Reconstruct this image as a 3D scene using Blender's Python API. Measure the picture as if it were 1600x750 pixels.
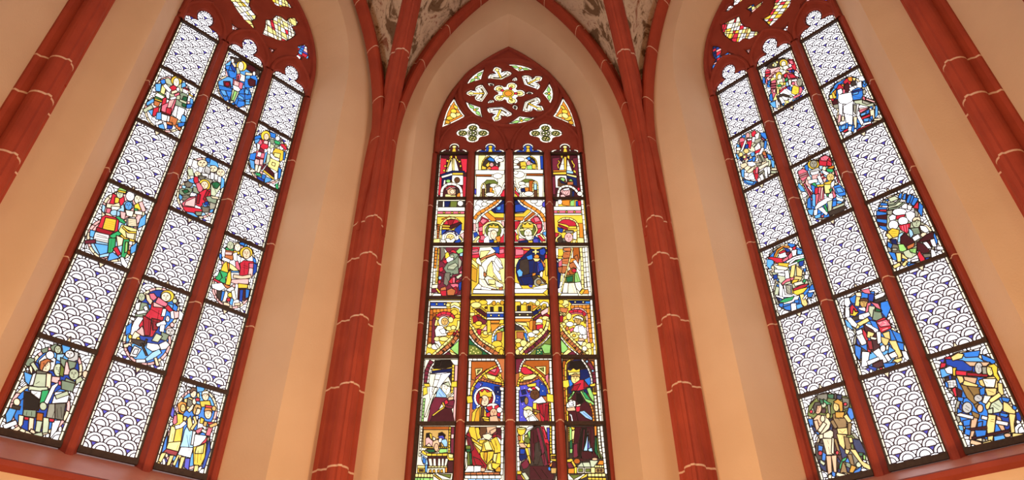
import bpy, math, random
from mathutils import Vector, Matrix
from mathutils.geometry import delaunay_2d_cdt
R_ = random.Random(7)
for o in list(bpy.data.objects): bpy.data.objects.remove(o)
SC = bpy.context.scene
COL = SC.collection

# ------------------------------------------------------------------ camera
F_PX, PITCH, YAW, ROLL, EYE = 1066.667, 0.6317022, 0.0114949, 0.0062338, 1.6
cam_d = bpy.data.cameras.new('camera'); cam_d.sensor_width = 36.0; cam_d.lens = 36.0 * F_PX / 1600
cam = bpy.data.objects.new('camera', cam_d); COL.objects.link(cam)
cp, sp, cy, sy, cr, sr = math.cos(PITCH), math.sin(PITCH), math.cos(YAW), math.sin(YAW), math.cos(ROLL), math.sin(ROLL)
def unyaw(v): return Vector((cy*v[0]+sy*v[1], -sy*v[0]+cy*v[1], v[2]))
ax0, ay0, az0 = Vector((1, 0, 0)), Vector((0, -sp, cp)), Vector((0, cp, sp))
ax = unyaw(ax0*cr + ay0*-sr); ay = unyaw(ax0*sr + ay0*cr); az = unyaw(az0)
cam.matrix_world = Matrix(((ax.x, ay.x, -az.x, 0), (ax.y, ay.y, -az.y, 0), (ax.z, ay.z, -az.z, EYE), (0, 0, 0, 1)))
SC.camera = cam
def pix_dir(x, y):
    "direction of a photo pixel (1600x750 frame)"
    return ax*((x-800)/F_PX) - ay*((y-375)/F_PX) + az

# ------------------------------------------------------------------ world, lights, exposure
SC.view_settings.view_transform = 'Standard'; SC.view_settings.look = 'None'
SC.view_settings.exposure = 0.0; SC.view_settings.gamma = 1.0; SC.view_settings.use_curve_mapping = False
w = bpy.data.worlds.new('world'); SC.world = w; w.use_nodes = True
w.node_tree.nodes['Background'].inputs[0].default_value = (0.9, 0.95, 1.0, 1); w.node_tree.nodes['Background'].inputs[1].default_value = 1.0
SC.cycles.max_bounces = 6; SC.cycles.diffuse_bounces = 4; SC.cycles.use_denoising = True
SC.cycles.sample_clamp_indirect = 4.0
def lamp(name, kind, loc, power, color, size=0.3, target=None, angle=60, blend=0.6):
    d = bpy.data.lights.new(name, kind); d.energy = power; d.color = color
    if kind == 'AREA': d.size = size
    else: d.shadow_soft_size = size
    if kind == 'SPOT': d.spot_size = math.radians(angle); d.spot_blend = blend
    o = bpy.data.objects.new(name, d); COL.objects.link(o); o.location = loc
    if target is not None: o.rotation_euler = (Vector(target)-Vector(loc)).to_track_quat('-Z', 'Y').to_euler()
    return o
WARM = (1.0, 0.55, 0.21)
FILL_LIGHTS = [('nave_lamp', 'POINT', (-1.6, -3.5, 6.0), 95, (1.0, 0.68, 0.39), 0.6), ('nave_lamp', 'POINT', (1.8, -3.5, 6.0), 95, (1.0, 0.68, 0.39), 0.6)]  # unseen fill lights added in the nave to brighten the apse from the front
for a in FILL_LIGHTS: lamp(*a)
for sx in (-1, 1):
    lamp('choir_uplight', 'SPOT', (sx*3.4, 3.6, 0.8), 680, WARM, 0.10, (-sx*2.3, 7.4, 5.0), 62, 0.8)
    lamp('choir_uplight', 'SPOT', (sx*1.2, 3.0, 0.8), 390, WARM, 0.10, (sx*3.6, 6.0, 5.0), 66, 0.8)

# ------------------------------------------------------------------ materials
def lin(c): return tuple((v/12.92 if v <= .04045 else ((v+.055)/1.055)**2.4) for v in c)
def hexlin(h): return lin(tuple(int(h[i:i+2], 16)/255 for i in (0, 2, 4)))
MAT = {}
def new_mat(name):
    m = bpy.data.materials.new(name); m.use_nodes = True; MAT[name] = m
    nt = m.node_tree; return m, nt, nt.nodes['Principled BSDF']
def noisy(name, c1, c2, scale, rough, bump=0.0, bscale=60, detail=6, c3=None):
    m, nt, p = new_mat(name); N = nt.nodes.new; L = nt.links.new
    tc = N('ShaderNodeTexCoord'); ns = N('ShaderNodeTexNoise'); ns.inputs['Scale'].default_value = scale; ns.inputs['Detail'].default_value = detail
    L(tc.outputs['Object'], ns.inputs['Vector'])
    r = N('ShaderNodeValToRGB'); r.color_ramp.elements[0].position = .32; r.color_ramp.elements[1].position = .68
    r.color_ramp.elements[0].color = (*c1, 1); r.color_ramp.elements[1].color = (*c2, 1)
    L(ns.outputs['Fac'], r.inputs[0]); L(r.outputs[0], p.inputs['Base Color']); p.inputs['Roughness'].default_value = rough
    if bump:
        b = N('ShaderNodeBump'); b.inputs['Strength'].default_value = bump; b.inputs['Distance'].default_value = .01
        n2 = N('ShaderNodeTexNoise'); n2.inputs['Scale'].default_value = bscale; n2.inputs['Detail'].default_value = 4
        L(tc.outputs['Object'], n2.inputs['Vector']); L(n2.outputs['Fac'], b.inputs['Height']); L(b.outputs[0], p.inputs['Normal'])
    return m
noisy('plaster', (.79, .60, .425), (.85, .66, .48), 1.3, .85, .25, 45)
noisy('red_stone', (.37, .050, .024), (.47, .070, .032), 3.0, .7, .3, 70)
noisy('tracery_stone_shaded', (.29, .044, .028), (.37, .06, .038), 4.0, .75, .2, 60)  # same red stone as the shafts, its backlit shade put into the colour
noisy('sill_stone', (.60, .22, .16), (.68, .28, .21), 2.5, .4, .15, 50)
noisy('mortar', (.80, .55, .42), (.88, .65, .52), 20, .9)
noisy('iron', (.035, .02, .015), (.06, .035, .025), 30, .6)
noisy('lead', (.035, .028, .04), (.06, .05, .065), 40, .55)
noisy('lead_halation', (.07, .055, .11), (.10, .08, .15), 40, .55)  # lead of the scale panels, halation of the bright panes put into its colour
noisy('floor_stone', (.30, .20, .14), (.38, .26, .19), 2, .6)
m, nt, p = new_mat('glass_edge'); p.inputs['Base Color'].default_value = (.25, .28, .3, 1); p.inputs['Roughness'].default_value = .2
def vault_material():
    m, nt, p = new_mat('painted_vault'); N = nt.nodes.new; L = nt.links.new
    tc = N('ShaderNodeTexCoord'); mp = N('ShaderNodeMapping'); mp.inputs['Scale'].default_value = (5, 5, 2.2); L(tc.outputs['Object'], mp.inputs['Vector'])
    a = N('ShaderNodeTexNoise'); a.inputs['Scale'].default_value = .75; a.inputs['Detail'].default_value = 8; a.inputs['Roughness'].default_value = .62; a.inputs['Distortion'].default_value = .9; L(mp.outputs[0], a.inputs['Vector'])
    r = N('ShaderNodeValToRGB'); e = r.color_ramp.elements
    e[0].position = .42; e[0].color = (.22, .14, .08, 1); e[1].position = .47; e[1].color = (.66, .54, .40, 1)
    for q, c in ((.53, (.80, .68, .53, 1)), (.61, (.74, .62, .48, 1)), (.66, (.40, .18, .11, 1))):
        x = e.new(q); x.color = c
    L(a.outputs['Fac'], r.inputs[0])
    v = N('ShaderNodeTexNoise'); v.inputs['Scale'].default_value = 3.4; v.inputs['Detail'].default_value = 3; v.inputs['Distortion'].default_value = 2.5; L(mp.outputs[0], v.inputs['Vector'])
    r2 = N('ShaderNodeValToRGB'); r2.color_ramp.elements[0].position = .34; r2.color_ramp.elements[1].position = .40
    r2.color_ramp.elements[0].color = (.55, .45, .34, 1); r2.color_ramp.elements[1].color = (1, 1, 1, 1); L(v.outputs['Fac'], r2.inputs[0])
    mx = N('ShaderNodeMix'); mx.data_type = 'RGBA'; mx.blend_type = 'MULTIPLY'; mx.inputs[0].default_value = .9
    L(r.outputs[0], mx.inputs[6]); L(r2.outputs[0], mx.inputs[7]); L(mx.outputs[2], p.inputs['Base Color']); p.inputs['Roughness'].default_value = .9
vault_material()
# stained glass: daylight standing in the coloured panes (lit windows)
GLASS_GAIN = 1.42; SIDE_FILL = 4.3
PAL = {'1': 'faf1de', 'w': 'fdfcff', 'W': 'f3f0f4', 'g': 'dcd8d6', 'j': 'eeebf0', 'G': 'b9b6b2', 'c': 'f6ecd0', 'C': 'e6d3b0', 'b': '2f74c8', 'B': '1c3f96', 'n': '12204e', 'v': '4a48b0', 'i': '5aa0dd', 'a': '9cc9e6',
 'r': 'c2283a', 'R': '8e1a26', 'p': 'd9697a', 'P': 'efb2ae', 'm': '6b2434', 'M': '40181e', 'y': 'e8bf3c', 'Y': 'c8912a', 'l': 'f5e08a', 'o': 'd9832c', 'O': 'a4541f', 't': 'c9a05a', 'T': '8a6a3c',
 's': 'f0cfae', 'S': 'd8ab86', 'f': 'e9c77c', 'e': '2f9a5c', 'E': '1d5a36', 'u': '8fc46a', 'U': '66702f', 'k': '1c1714', 'K': '3a302a', 'd': '6f6a5c', 'D': '9a9684', 'h': 'b8bfa0', 'q': '7c8a72', 'x': '5b3a24', 'z': 'b5683c'}
def glass(code):
    if 'glass_'+code in MAT: return MAT['glass_'+code]
    m, nt, p = new_mat('glass_'+code); N = nt.nodes.new; L = nt.links.new
    c = hexlin(PAL[code]); p.inputs['Base Color'].default_value = (c[0]*.2, c[1]*.2, c[2]*.2, 1); p.inputs['Roughness'].default_value = .25
    oi = N('ShaderNodeObjectInfo'); tc = N('ShaderNodeTexCoord'); ns = N('ShaderNodeTexNoise'); ns.inputs['Scale'].default_value = 14; ns.inputs['Detail'].default_value = 3
    L(tc.outputs['Object'], ns.inputs['Vector'])
    a = N('ShaderNodeMath'); a.operation = 'MULTIPLY_ADD'; a.inputs[1].default_value = .28 if code not in 'wWgGj1' else .14; a.inputs[2].default_value = .86 if code not in 'wWgGj1' else .97; L(oi.outputs['Random'], a.inputs[0])
    b = N('ShaderNodeMath'); b.operation = 'MULTIPLY_ADD'; b.inputs[1].default_value = .5 if code not in 'wWgGj1' else .12; b.inputs[2].default_value = .75 if code not in 'wWgGj1' else .94; L(ns.outputs['Fac'], b.inputs[0])
    q = N('ShaderNodeMath'); q.operation = 'MULTIPLY'; L(a.outputs[0], q.inputs[0]); L(b.outputs[0], q.inputs[1])
    q2 = N('ShaderNodeMath'); q2.operation = 'MULTIPLY'; q2.inputs[1].default_value = GLASS_GAIN; L(q.outputs[0], q2.inputs[0])
    if code == '1': q2.inputs[1].default_value = GLASS_GAIN*1.0
    if code in 'wW': q2.inputs[1].default_value = GLASS_GAIN*1.65
    p.inputs['Emission Color'].default_value = (*c, 1); L(q2.outputs[0], p.inputs['Emission Strength'])
    m.cycles.emission_sampling = 'FRONT' if code in 'wWgcCj1' else 'NONE'
    return m

m, nt, p = new_mat('side_fill_glass'); p.inputs['Base Color'].default_value = (.3, .3, .3, 1); p.inputs['Emission Color'].default_value = (1.0, .92, .83, 1); p.inputs['Emission Strength'].default_value = SIDE_FILL  # glow of the two added side windows, fill light for the reveals

# ------------------------------------------------------------------ helpers
def tag(o, label=None, cat=None, group=None, kind=None):
    if label: o['label'] = label
    if cat: o['category'] = cat
    if group: o['group'] = group
    if kind: o['kind'] = kind
    return o
def link(o, parent=None, mat=None):
    COL.objects.link(o)
    if parent is not None: o.parent = parent
    if mat is not None: o.matrix_local = mat
    return o
def empty(name, mat=None, parent=None):
    o = bpy.data.objects.new(name, None); o.empty_display_size = .1
    return link(o, parent, mat)
def mesh(name, verts, faces, mats, parent=None, mat=None, idx=None, smooth=False):
    me = bpy.data.meshes.new(name); me.from_pydata([tuple(v) for v in verts], [], faces)
    for m in (mats if isinstance(mats, (list, tuple)) else [mats]): me.materials.append(MAT[m] if isinstance(m, str) else m)
    if idx is not None: me.polygons.foreach_set('material_index', idx)
    if smooth: me.polygons.foreach_set('use_smooth', [True]*len(me.polygons))
    return link(bpy.data.objects.new(name, me), parent, mat)
class MB:
    def __init__(s): s.v = []; s.f = []
    def add(s, vs, fs):
        b = len(s.v); s.v += [tuple(v) for v in vs]; s.f += [tuple(b+i for i in f) for f in fs]
    def box(s, x0, x1, y0, y1, z0, z1):
        s.add([(x0,y0,z0),(x1,y0,z0),(x1,y1,z0),(x0,y1,z0),(x0,y0,z1),(x1,y0,z1),(x1,y1,z1),(x0,y1,z1)], [(0,3,2,1),(4,5,6,7),(0,1,5,4),(1,2,6,5),(2,3,7,6),(3,0,4,7)])
    def loft(s, rings, closed=True, caps=False):
        n = len(rings[0]); b = len(s.v)
        for r in rings: s.v += [tuple(p) for p in r]
        for k in range(len(rings)-1):
            for i in range(n if closed else n-1):
                j = (i+1) % n; s.f.append((b+k*n+i, b+k*n+j, b+(k+1)*n+j, b+(k+1)*n+i))
        if caps: s.f.append(tuple(b+i for i in reversed(range(n)))); s.f.append(tuple(b+(len(rings)-1)*n+i for i in range(n)))
    def build(s, name, mats, parent=None, mat=None, smooth=False): return mesh(name, s.v, s.f, mats, parent, mat, smooth=smooth)
def area(p): return .5*sum(p[i-1][0]*p[i][1]-p[i][0]*p[i-1][1] for i in range(len(p)))
def ccw(p): return p if area(p) > 0 else list(reversed(p))
def ell(cx, cz, rx, rz, n=20, rot=0):
    c, s = math.cos(rot), math.sin(rot)
    return [(cx+rx*math.cos(t)*c-rz*math.sin(t)*s, cz+rx*math.cos(t)*s+rz*math.sin(t)*c) for t in (2*math.pi*k/n for k in range(n))]
def arch_half(w, z0, z1, n=14):
    "right half of a pointed arch from (w,z0) up to (0,z1)"
    h = z1-z0; a = (w*w-h*h)/(2*w); Rr = w-a; t1 = math.atan2(h, -a)
    return [(a+Rr*math.cos(t1*k/n), z0+Rr*math.sin(t1*k/n)) for k in range(n+1)]
def arch_outline(w, zb, z0, z1, cx=0, n=14):
    "closed outline, anticlockwise from bottom right"
    r = [(w, zb)] + [(w, zb+(z0-zb)*k/4) for k in range(1, 4)] + arch_half(w, z0, z1, n)
    return [(cx+x, z) for x, z in r] + [(cx-x, z) for x, z in reversed(r[:-1])]
def cdt(polys, cuts=()):
    V = []; Fc = []; Ed = []
    for p in polys:
        p = ccw([q for i, q in enumerate(p) if math.dist(q, p[i-1]) > 1e-5]); b = len(V); V += [Vector(q) for q in p]; Fc.append(list(range(b, b+len(p))))
    for c in cuts:
        b = len(V); V += [Vector(q) for q in c]; Ed += [(b+i, b+i+1) for i in range(len(c)-1)]
    return delaunay_2d_cdt(V, Ed, Fc, 0, 1e-5), len(Ed)
def offset(poly, d):
    p = ccw(poly); n = len(p); out = []
    for i in range(n):
        a, b, c = Vector(p[i-1]), Vector(p[i]), Vector(p[(i+1) % n])
        e1 = (b-a).normalized(); e2 = (c-b).normalized(); n1 = Vector((e1.y, -e1.x)); n2 = Vector((e2.y, -e2.x))
        m = n1+n2
        if m.length < 1e-4: m = n1
        m.normalize(); k = d/max(.55, m.dot(n1)); out.append((b.x+m.x*k, b.y+m.y*k))
    return out
def plate(outer, holes, y_front, y_back, bevel, name, mat, parent):
    "stone plate with openings whose edges are splayed towards the room"
    mb = MB(); hol = [ccw(h) for h in holes]; off = [offset(h, bevel) for h in hol]
    (V, E, Fs, _, _, of), _ = cdt([outer]+off)
    keep = [f for f, o in zip(Fs, of) if o == [0]]
    mb.add([(v.x, y_front, v.y) for v in V], [tuple(f) for f in keep])
    o = ccw(outer); inside = lambda q: min(z for _, z in o)-1e-6 <= q[1]
    mb.loft([[(x, y_front, z) for x, z in o], [(x, y_back, z) for x, z in o]])
    zmin = min(z for _, z in o)
    for h, f in zip(hol, off):
        mid = [((a[0]*.45+b[0]*.55), (a[1]*.45+b[1]*.55)) for a, b in zip(h, f)]
        mb.loft([[(x, y_back, max(z, zmin)) for x, z in h], [(x, y_back*.5+y_front*.5, max(z, zmin)) for x, z in mid], [(x, y_front, max(z, zmin)) for x, z in f]])
    return mb.build(name, mat, parent)
# ------------------------------------------------------------------ the three glazed bays (plane frames)
T_WALL = 0.528
class Bay: pass
def bay(n, t, dist, **k):
    b = Bay(); b.n = Vector((*n, 0)); b.t = Vector((*t, 0)); b.dist = dist; b.__dict__.update(k); o = b.n*dist
    b.M = Matrix(((b.t.x, b.n.x, 0, o.x), (b.t.y, b.n.y, 0, o.y), (0, 0, 1, 0), (0, 0, 0, 1)))
    return b
def uz(b, x, y, off=0.0):
    "photo pixel -> (u, z) on the bay's glass plane (off < 0: nearer to the room)"
    d = pix_dir(x, y); k = (b.dist+off)/b.n.dot(d)
    return (d.dot(b.t)*k, EYE+d.z*k)
CB = bay((0, 1), (1, 0), 8.0, frame=(1.2, 9.5, 11.8, .05), reveal=(1.435, 9.2, 12.1, .055), ends=(-1.855, 2.0995), mid=.056, zb=3.75,
         lan=[(-1.045, -.61), (-.48, -.012), (.125, .593), (.722, 1.19)], bars=[9.143, 8.212, 7.354, 6.458, 5.573, 4.684], sill=3.4)
LB = bay((-.70802357, .70618881), (.70618881, .70802357), 7.21194, frame=(1.035, 9.9, 11.75, 1.925), reveal=(1.305, 9.7, 12.35, 1.957), ends=(-.03, 3.985), mid=1.93, zb=3.78,
         lan=[(.966, 1.484), (1.643, 2.165), (2.337, 2.857)], bars=[9.515, 8.56, 7.595, 6.63, 5.665, 4.70], sill=3.43)
RB = bay((.71279809, .70136929), (.70136929, -.71279809), 7.265174, frame=(1.035, 9.9, 11.7, -1.85), reveal=(1.31, 9.7, 12.3, -1.84), ends=(-3.8535, .065), mid=-1.894, zb=3.685,
         lan=[(-2.77, -2.258), (-2.09, -1.571), (-1.415, -.9)], bars=[9.52, 8.546, 7.564, 6.582, 5.60, 4.618], sill=3.43)
BOSS = Vector((.056, 2.67, 13.39))
SPRING = 8.2
def corner(b, end): return b.n*(b.dist-T_WALL) + b.t*end
C_FL, C_FR, C_NL, C_NR = corner(CB, CB.ends[0]), corner(CB, CB.ends[1]), corner(LB, LB.ends[0]), corner(RB, RB.ends[1])

# walls with splayed, pointed window openings
def glazed_wall(b, name, label):
    ro = arch_outline(b.reveal[0], b.sill, b.reveal[1], b.reveal[2], b.reveal[3]); fo = arch_outline(b.frame[0], b.zb-.02, b.frame[1], b.frame[2], b.frame[3])
    (V, E, Fs, _, _, of), _ = cdt([[(b.ends[0], 0), (b.ends[1], 0), (b.ends[1], 13.7), (b.ends[0], 13.7)], ro])
    wl = mesh(name, [(v.x, -T_WALL, v.y) for v in V], [f for f, o in zip(Fs, of) if o == [0]], 'plaster', None, b.M)
    tag(wl, label, kind='structure')
    mb = MB(); A = [(x, -T_WALL, z) for x, z in ro]; B = [(x, -.02, z) for x, z in fo]
    mb.loft([A, [tuple(a[i]*.5+c[i]*.5 for i in range(3)) for a, c in zip(A, B)], B], closed=False)
    mb.build('window_reveal', 'plaster', wl)
    return wl
glazed_wall(CB, 'wall_back', 'cream plaster wall around the tall four-light stained glass window')
glazed_wall(LB, 'wall_left', 'cream plaster wall slanting around the left three-light window')
glazed_wall(RB, 'wall_right', 'cream plaster wall slanting around the right three-light window')
def plain_wall(name, p, q, z0, z1, label, m='plaster'):
    o = mesh(name, [(p.x, p.y, z0), (q.x, q.y, z0), (q.x, q.y, z1), (p.x, p.y, z1)], [(0, 1, 2, 3)], m); return tag(o, label, kind='structure')
NAVE_Y = -9.0
plain_wall('wall_choir_left', Vector((C_NL.x, NAVE_Y)), C_NL, 0, 13.7, 'cream plaster wall beyond the left outer shaft')
plain_wall('wall_choir_right', C_NR, Vector((C_NR.x, NAVE_Y)), 0, 13.7, 'cream plaster wall beyond the right outer shaft')
plain_wall('wall_front', Vector((C_NR.x, NAVE_Y)), Vector((C_NL.x, NAVE_Y)), 0, 13.7, 'cream plaster wall at the far end of the nave')
fl = mesh('floor', [(C_NL.x, NAVE_Y, 0), (C_NR.x, NAVE_Y, 0), (C_NR.x, C_NR.y, 0), (C_FR.x, C_FR.y, 0), (C_FL.x, C_FL.y, 0), (C_NL.x, C_NL.y, 0)], [(0, 1, 2, 3, 4, 5)], 'floor_stone')
tag(fl, 'stone floor of the choir', kind='structure')

# vault: curves
def rib_curve(c, n=28):
    d = Vector((BOSS.x-c.x, BOSS.y-c.y, 0)); Rr = d.length; d.normalize(); Hh = BOSS.z-SPRING
    return [(Vector((c.x, c.y, SPRING)) + d*Rr*(1-math.cos(a)) + Vector((0, 0, Hh*math.sin(a)))) for a in (math.pi/2*k/n for k in range(n+1))], d
def wall_arch(p, q, off, z0=8.6, z1=13.0, n=28):
    "pointed arch over the wall from p to q (wall plane), its two halves from each springing to the apex"
    t = Vector((q.x-p.x, q.y-p.y, 0)); half = t.length/2; t.normalize(); mid = Vector(((p.x+q.x)/2, (p.y+q.y)/2, 0))
    pts = arch_half(half-.2+off, z0, z1+off*1.02, n)
    return [[mid+t*(s*x)+Vector((0, 0, z)) for x, z in pts] for s in (-1, 1)], t, mid
corners = [C_NL, C_FL, C_FR, C_NR]
side = 3.95
C_BL, C_BR = Vector((C_NL.x, C_NL.y-side, 0)), Vector((C_NR.x, C_NR.y-side, 0))
ceil = empty('ceiling'); tag(ceil, 'vault of the choir painted with pale scrolling foliage', kind='structure')
def web(p, q, ribs_at):
    halves, t, mid = wall_arch(p, q, .17)
    for h, c in zip(halves, ribs_at):
        rc, d = rib_curve(c); low = Vector((c.x, c.y, SPRING))
        fcurve = [low] + h; rcurve = [rc[0]] + rc
        n = len(fcurve); m = 8; V = []; Fq = []
        for k in range(n):
            for j in range(m+1):
                s = j/m; pnt = fcurve[k].lerp(rcurve[k], s); bulge = math.sin(math.pi*s)*.06*(fcurve[k]-rcurve[k]).length
                V.append(pnt+Vector((0, 0, bulge)))
        for k in range(n-1):
            for j in range(m): Fq.append((k*(m+1)+j, k*(m+1)+j+1, (k+1)*(m+1)+j+1, (k+1)*(m+1)+j))
        mesh('vault_web', V, Fq, 'painted_vault', ceil, smooth=True)
for p, q in ((C_NL, C_FL), (C_FL, C_FR), (C_FR, C_NR), (C_BL, C_NL), (C_NR, C_BR)): web(p, q, (p, q))
mesh('nave_vault', [(C_BL.x, C_BL.y+.6, 13.6), (C_BR.x, C_BR.y+.6, 13.6), (C_BR.x, NAVE_Y, 13.6), (C_BL.x, NAVE_Y, 13.6)], [(0, 1, 2, 3)], 'plaster', ceil)
mesh('nave_vault', [(C_BL.x, C_BL.y+.6, 13.6), (C_BR.x, C_BR.y+.6, 13.6), (BOSS.x, BOSS.y, 13.6)], [(0, 1, 2)], 'plaster', ceil)

# moulded red sandstone: swept stones with pale mortar joints
def arcp(cx, cy, r, a0, a1, n): return [(cx+r*math.cos(math.radians(a0+(a1-a0)*k/n)), cy+r*math.sin(math.radians(a0+(a1-a0)*k/n))) for k in range(n+1)]
SHAFT = [(.29, -.14), (.20, .07), (.192, .11), (.178, .115), (.155, .12), (.13, .15)] + arcp(0, .215, .112, -25, 75, 6) + [(.018, .348), (-.018, .348)] + arcp(0, .215, .112, 105, 205, 6) + [(-.13, .15), (-.155, .12), (-.178, .115), (-.192, .11), (-.20, .07), (-.29, -.14)]
RIB = [(.15, -.06), (.14, .05), (.105, .09)] + arcp(0, .185, .105, -25, 75, 6) + [(.016, .312), (-.016, .312)] + arcp(0, .185, .105, 105, 205, 6) + [(-.105, .09), (-.14, .05), (-.15, -.06)]
WALLRIB = [(.20, -.02), (.20, .06), (.17, .10), (.13, .11), (.10, .15), (.07, .20), (.03, .215), (.0, .20), (-.015, .16), (-.02, .10), (-.02, .05), (0, -.02)]
def sweep(path, lat, inw, prof, cuts, name, root, matn='red_stone', gap=.016, taper=None):
    "path points with lateral and inward vectors; cuts = path parameters (0..n) of mortar joints"
    def at(s):
        i = min(int(s), len(path)-2); f = s-i; return path[i].lerp(path[i+1], f), lat[i].lerp(lat[i+1], f).normalized(), inw[i].lerp(inw[i+1], f).normalized()
    def ring(s, k=1.0):
        p, l, n = at(s); h = 1.0
        if taper: h = min(1, max(0, (p.z-taper[0])/(taper[1]-taper[0]))); h = .3+.7*h*h*(3-2*h)
        return [p+l*(a*k)+n*(c*k*h) for a, c in prof]
    L = len(path)-1; ed = [0]+sorted(cuts)+[L]
    for a, b in zip(ed[:-1], ed[1:]):
        seg = (path[min(int(a)+1, L)]-path[int(a)]).length or 1; g = gap/2/seg
        a2 = a+(g if a > 0 else 0); b2 = b-(g if b < L else 0)
        ss = [a2]+[k for k in range(int(a2)+1, int(math.ceil(b2)))]+[b2]
        mb = MB(); mb.loft([ring(s) for s in ss], caps=True)
        o = mb.build('stone_block', matn, root)
        for pl in o.data.polygons: pl.use_smooth = False
        if b < L:
            mb = MB(); mb.loft([ring(b-g*1.3, 1.008), ring(b+g*1.3, 1.008)], caps=True); mb.build('mortar_joint', 'mortar', root)
n_trim = [0]
def trim(label):
    n_trim[0] += 1; return tag(empty('trim_%d' % n_trim[0]), label, kind='structure')
def param_z(path, z):
    for i in range(len(path)-1):
        if path[i].z <= z <= path[i+1].z: return i+(z-path[i].z)/(path[i+1].z-path[i].z)
def shaft(c, joints, label):
    root = trim(label); rc, d = rib_curve(c); l = Vector((-d.y, d.x, 0))
    path = [Vector((c.x, c.y, z)) for z in (0, 2, 4, 6, SPRING)]
    sweep(path, [l]*5, [d]*5, SHAFT, [param_z(path, z) for z in joints], 'shaft', root)
    springer(c, root)
def springer(c, root):
    "block where the shaft gathers into the rib"
    rc, d = rib_curve(c, 60); l = Vector((-d.y, d.x, 0)); mb = MB(); rings = []; k = 0
    pts = [q for q in rc if q.z <= 10.1]
    for i, q in enumerate(pts):
        t = (q.z-SPRING)/(10.1-SPRING); k = t*t*(3-2*t); base = Vector((c.x, c.y, q.z)).lerp(q, .9)
        rings.append([base+l*(a*(1-.42*k))+d*(h-.09*k) for a, h in SHAFT])
    mb.loft(rings, caps=True); mb.build('stone_block', 'red_stone', root)
J = [1.2, 2.1, 3.0, 3.92, 4.85, 5.72, 6.64, 7.24]
shaft(C_FL, J, 'red sandstone shaft between the left and middle windows')
shaft(C_FR, J, 'red sandstone shaft between the middle and right windows')
JN = [1.2, 2.1, 3.0, 3.9, 4.9, 5.9, 6.68, 7.2]
shaft(C_NL, JN, 'red sandstone shaft at the upper left edge of the picture')
shaft(C_NR, JN, 'red sandstone shaft at the upper right edge of the picture')
def vault_rib(c, joints, label):
    root = trim(label); rc, d = rib_curve(c); l = Vector((-d.y, d.x, 0)); path = rc[:-1]
    inw = []
    for i in range(len(path)):
        tg = (rc[i+1]-rc[max(i-1, 0)]).normalized(); n = d - tg*d.dot(tg)
        if i > len(path)-4: n = Vector((0, 0, -1)) - tg*(-tg.z)
        inw.append(n.normalized())
    sweep(path, [l]*len(path), inw, RIB, [param_z(path, z) for z in joints], 'rib', root)
JR = [8.62, 10.35, 11.6, 12.6]
vault_rib(C_FL, JR, 'red vault rib rising from the shaft between left and middle windows')
vault_rib(C_FR, JR, 'red vault rib rising from the shaft between middle and right windows')
vault_rib(C_NL, JR, 'red vault rib rising from the left outer shaft')
vault_rib(C_NR, JR, 'red vault rib rising from the right outer shaft')
def wall_rib(b, p, q, joints, label):
    halves, t, mid = wall_arch(p, q, 0, n=30); root = trim(label); inn = Vector((-b.n.x, -b.n.y, 0))
    for h, s in zip(halves, (-1, 1)):
        full = [h[0]-Vector((0, 0, q)) for q in (1.5, 1.2, .9, .6, .3)]+h; lat = []
        for i in range(len(full)):
            tg = (full[min(i+1, len(full)-1)]-full[max(i-1, 0)]).normalized(); lv = t*s - tg*(t*s).dot(tg); lat.append(lv.normalized())
        prof = WALLRIB if s < 0 else WALLRIB
        sweep(full, lat, [inn]*len(full), prof, [param_z(full, z) for z in joints], 'wall_rib', root, 'red_stone', .012, (7.2, 9.0))
JW = [8.75, 9.55, 10.55, 11.45, 12.3]
wall_rib(CB, C_FL, C_FR, JW, 'dark red wall arch over the middle window')
wall_rib(LB, C_NL, C_FL, JW, 'dark red wall arch over the left window')
wall_rib(RB, C_FR, C_NR, JW, 'dark red wall arch over the right window')
# ------------------------------------------------------------------ stone window frames
def px(b, x0, y0, s, pts): return [uz(b, x0+p[0]/s, y0+p[1]/s) for p in pts]
def pairs(t):
    v = [float(q) for q in t.split()]; return list(zip(v[::2], v[1::2]))
HEAD3 = [(-.26, 0), (-.262, .07), (-.235, .14), (-.185, .178), (-.13, .183), (-.075, .19), (-.1, .24), (-.112, .31), (-.09, .385), (-.045, .43), (0, .445)]
HEAD3 = HEAD3 + [(-x, z) for x, z in reversed(HEAD3[:-1])]
HEAD4 = [(-.23, 0), (-.23, .05), (-.2, .085), (-.155, .1), (-.11, .088), (-.085, .082), (-.075, .11), (-.083, .15), (-.075, .195), (-.04, .228), (0, .236)]
HEAD4 = HEAD4 + [(-x, z) for x, z in reversed(HEAD4[:-1])]
OPEN = {'L': [], 'R': [], 'C': []}          # tracery lights: (outline, palette, name, label)
def light(k, b, x0, y0, s, t, pal, label): OPEN[k].append((px(b, x0, y0, s, pairs(t)), pal, label))
a = (LB, 330, 0, 6.818)
light('L', *a, '185 0 235 65 280 140 330 185 350 220 400 265 440 305 455 300 425 225 465 205 475 170 435 130 400 60 410 0 370 -70 290 -90 200 -60', 'lllwgWyc', 'long dagger-shaped tracery light of pale yellow and grey glass, left window')
light('L', *a, '635 0 680 60 740 75 790 70 845 90 850 75 790 0 740 -60 660 -50', 'lycW', 'yellow tracery light at the very top edge, left window')
light('L', *a, '580 215 650 215 690 170 740 180 800 230 830 195 885 195 918 240 900 275 850 290 885 330 895 370 850 410 790 440 700 430 620 400 545 370 575 290', 'cclWgrcl', 'large lobed tracery light of yellow, white and red glass, left window')
light('L', *a, '915 500 990 480 1015 500 1025 570 1035 610 1020 638 985 610 955 610 950 645 915 630 905 600 930 570', 'bviPWr', 'small blue and pink tracery light near the edge of the left window')
light('L', *a, '215 255 290 318 225 322', 'Pw', 'small triangular tracery light between two lancet heads, left window')
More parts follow.
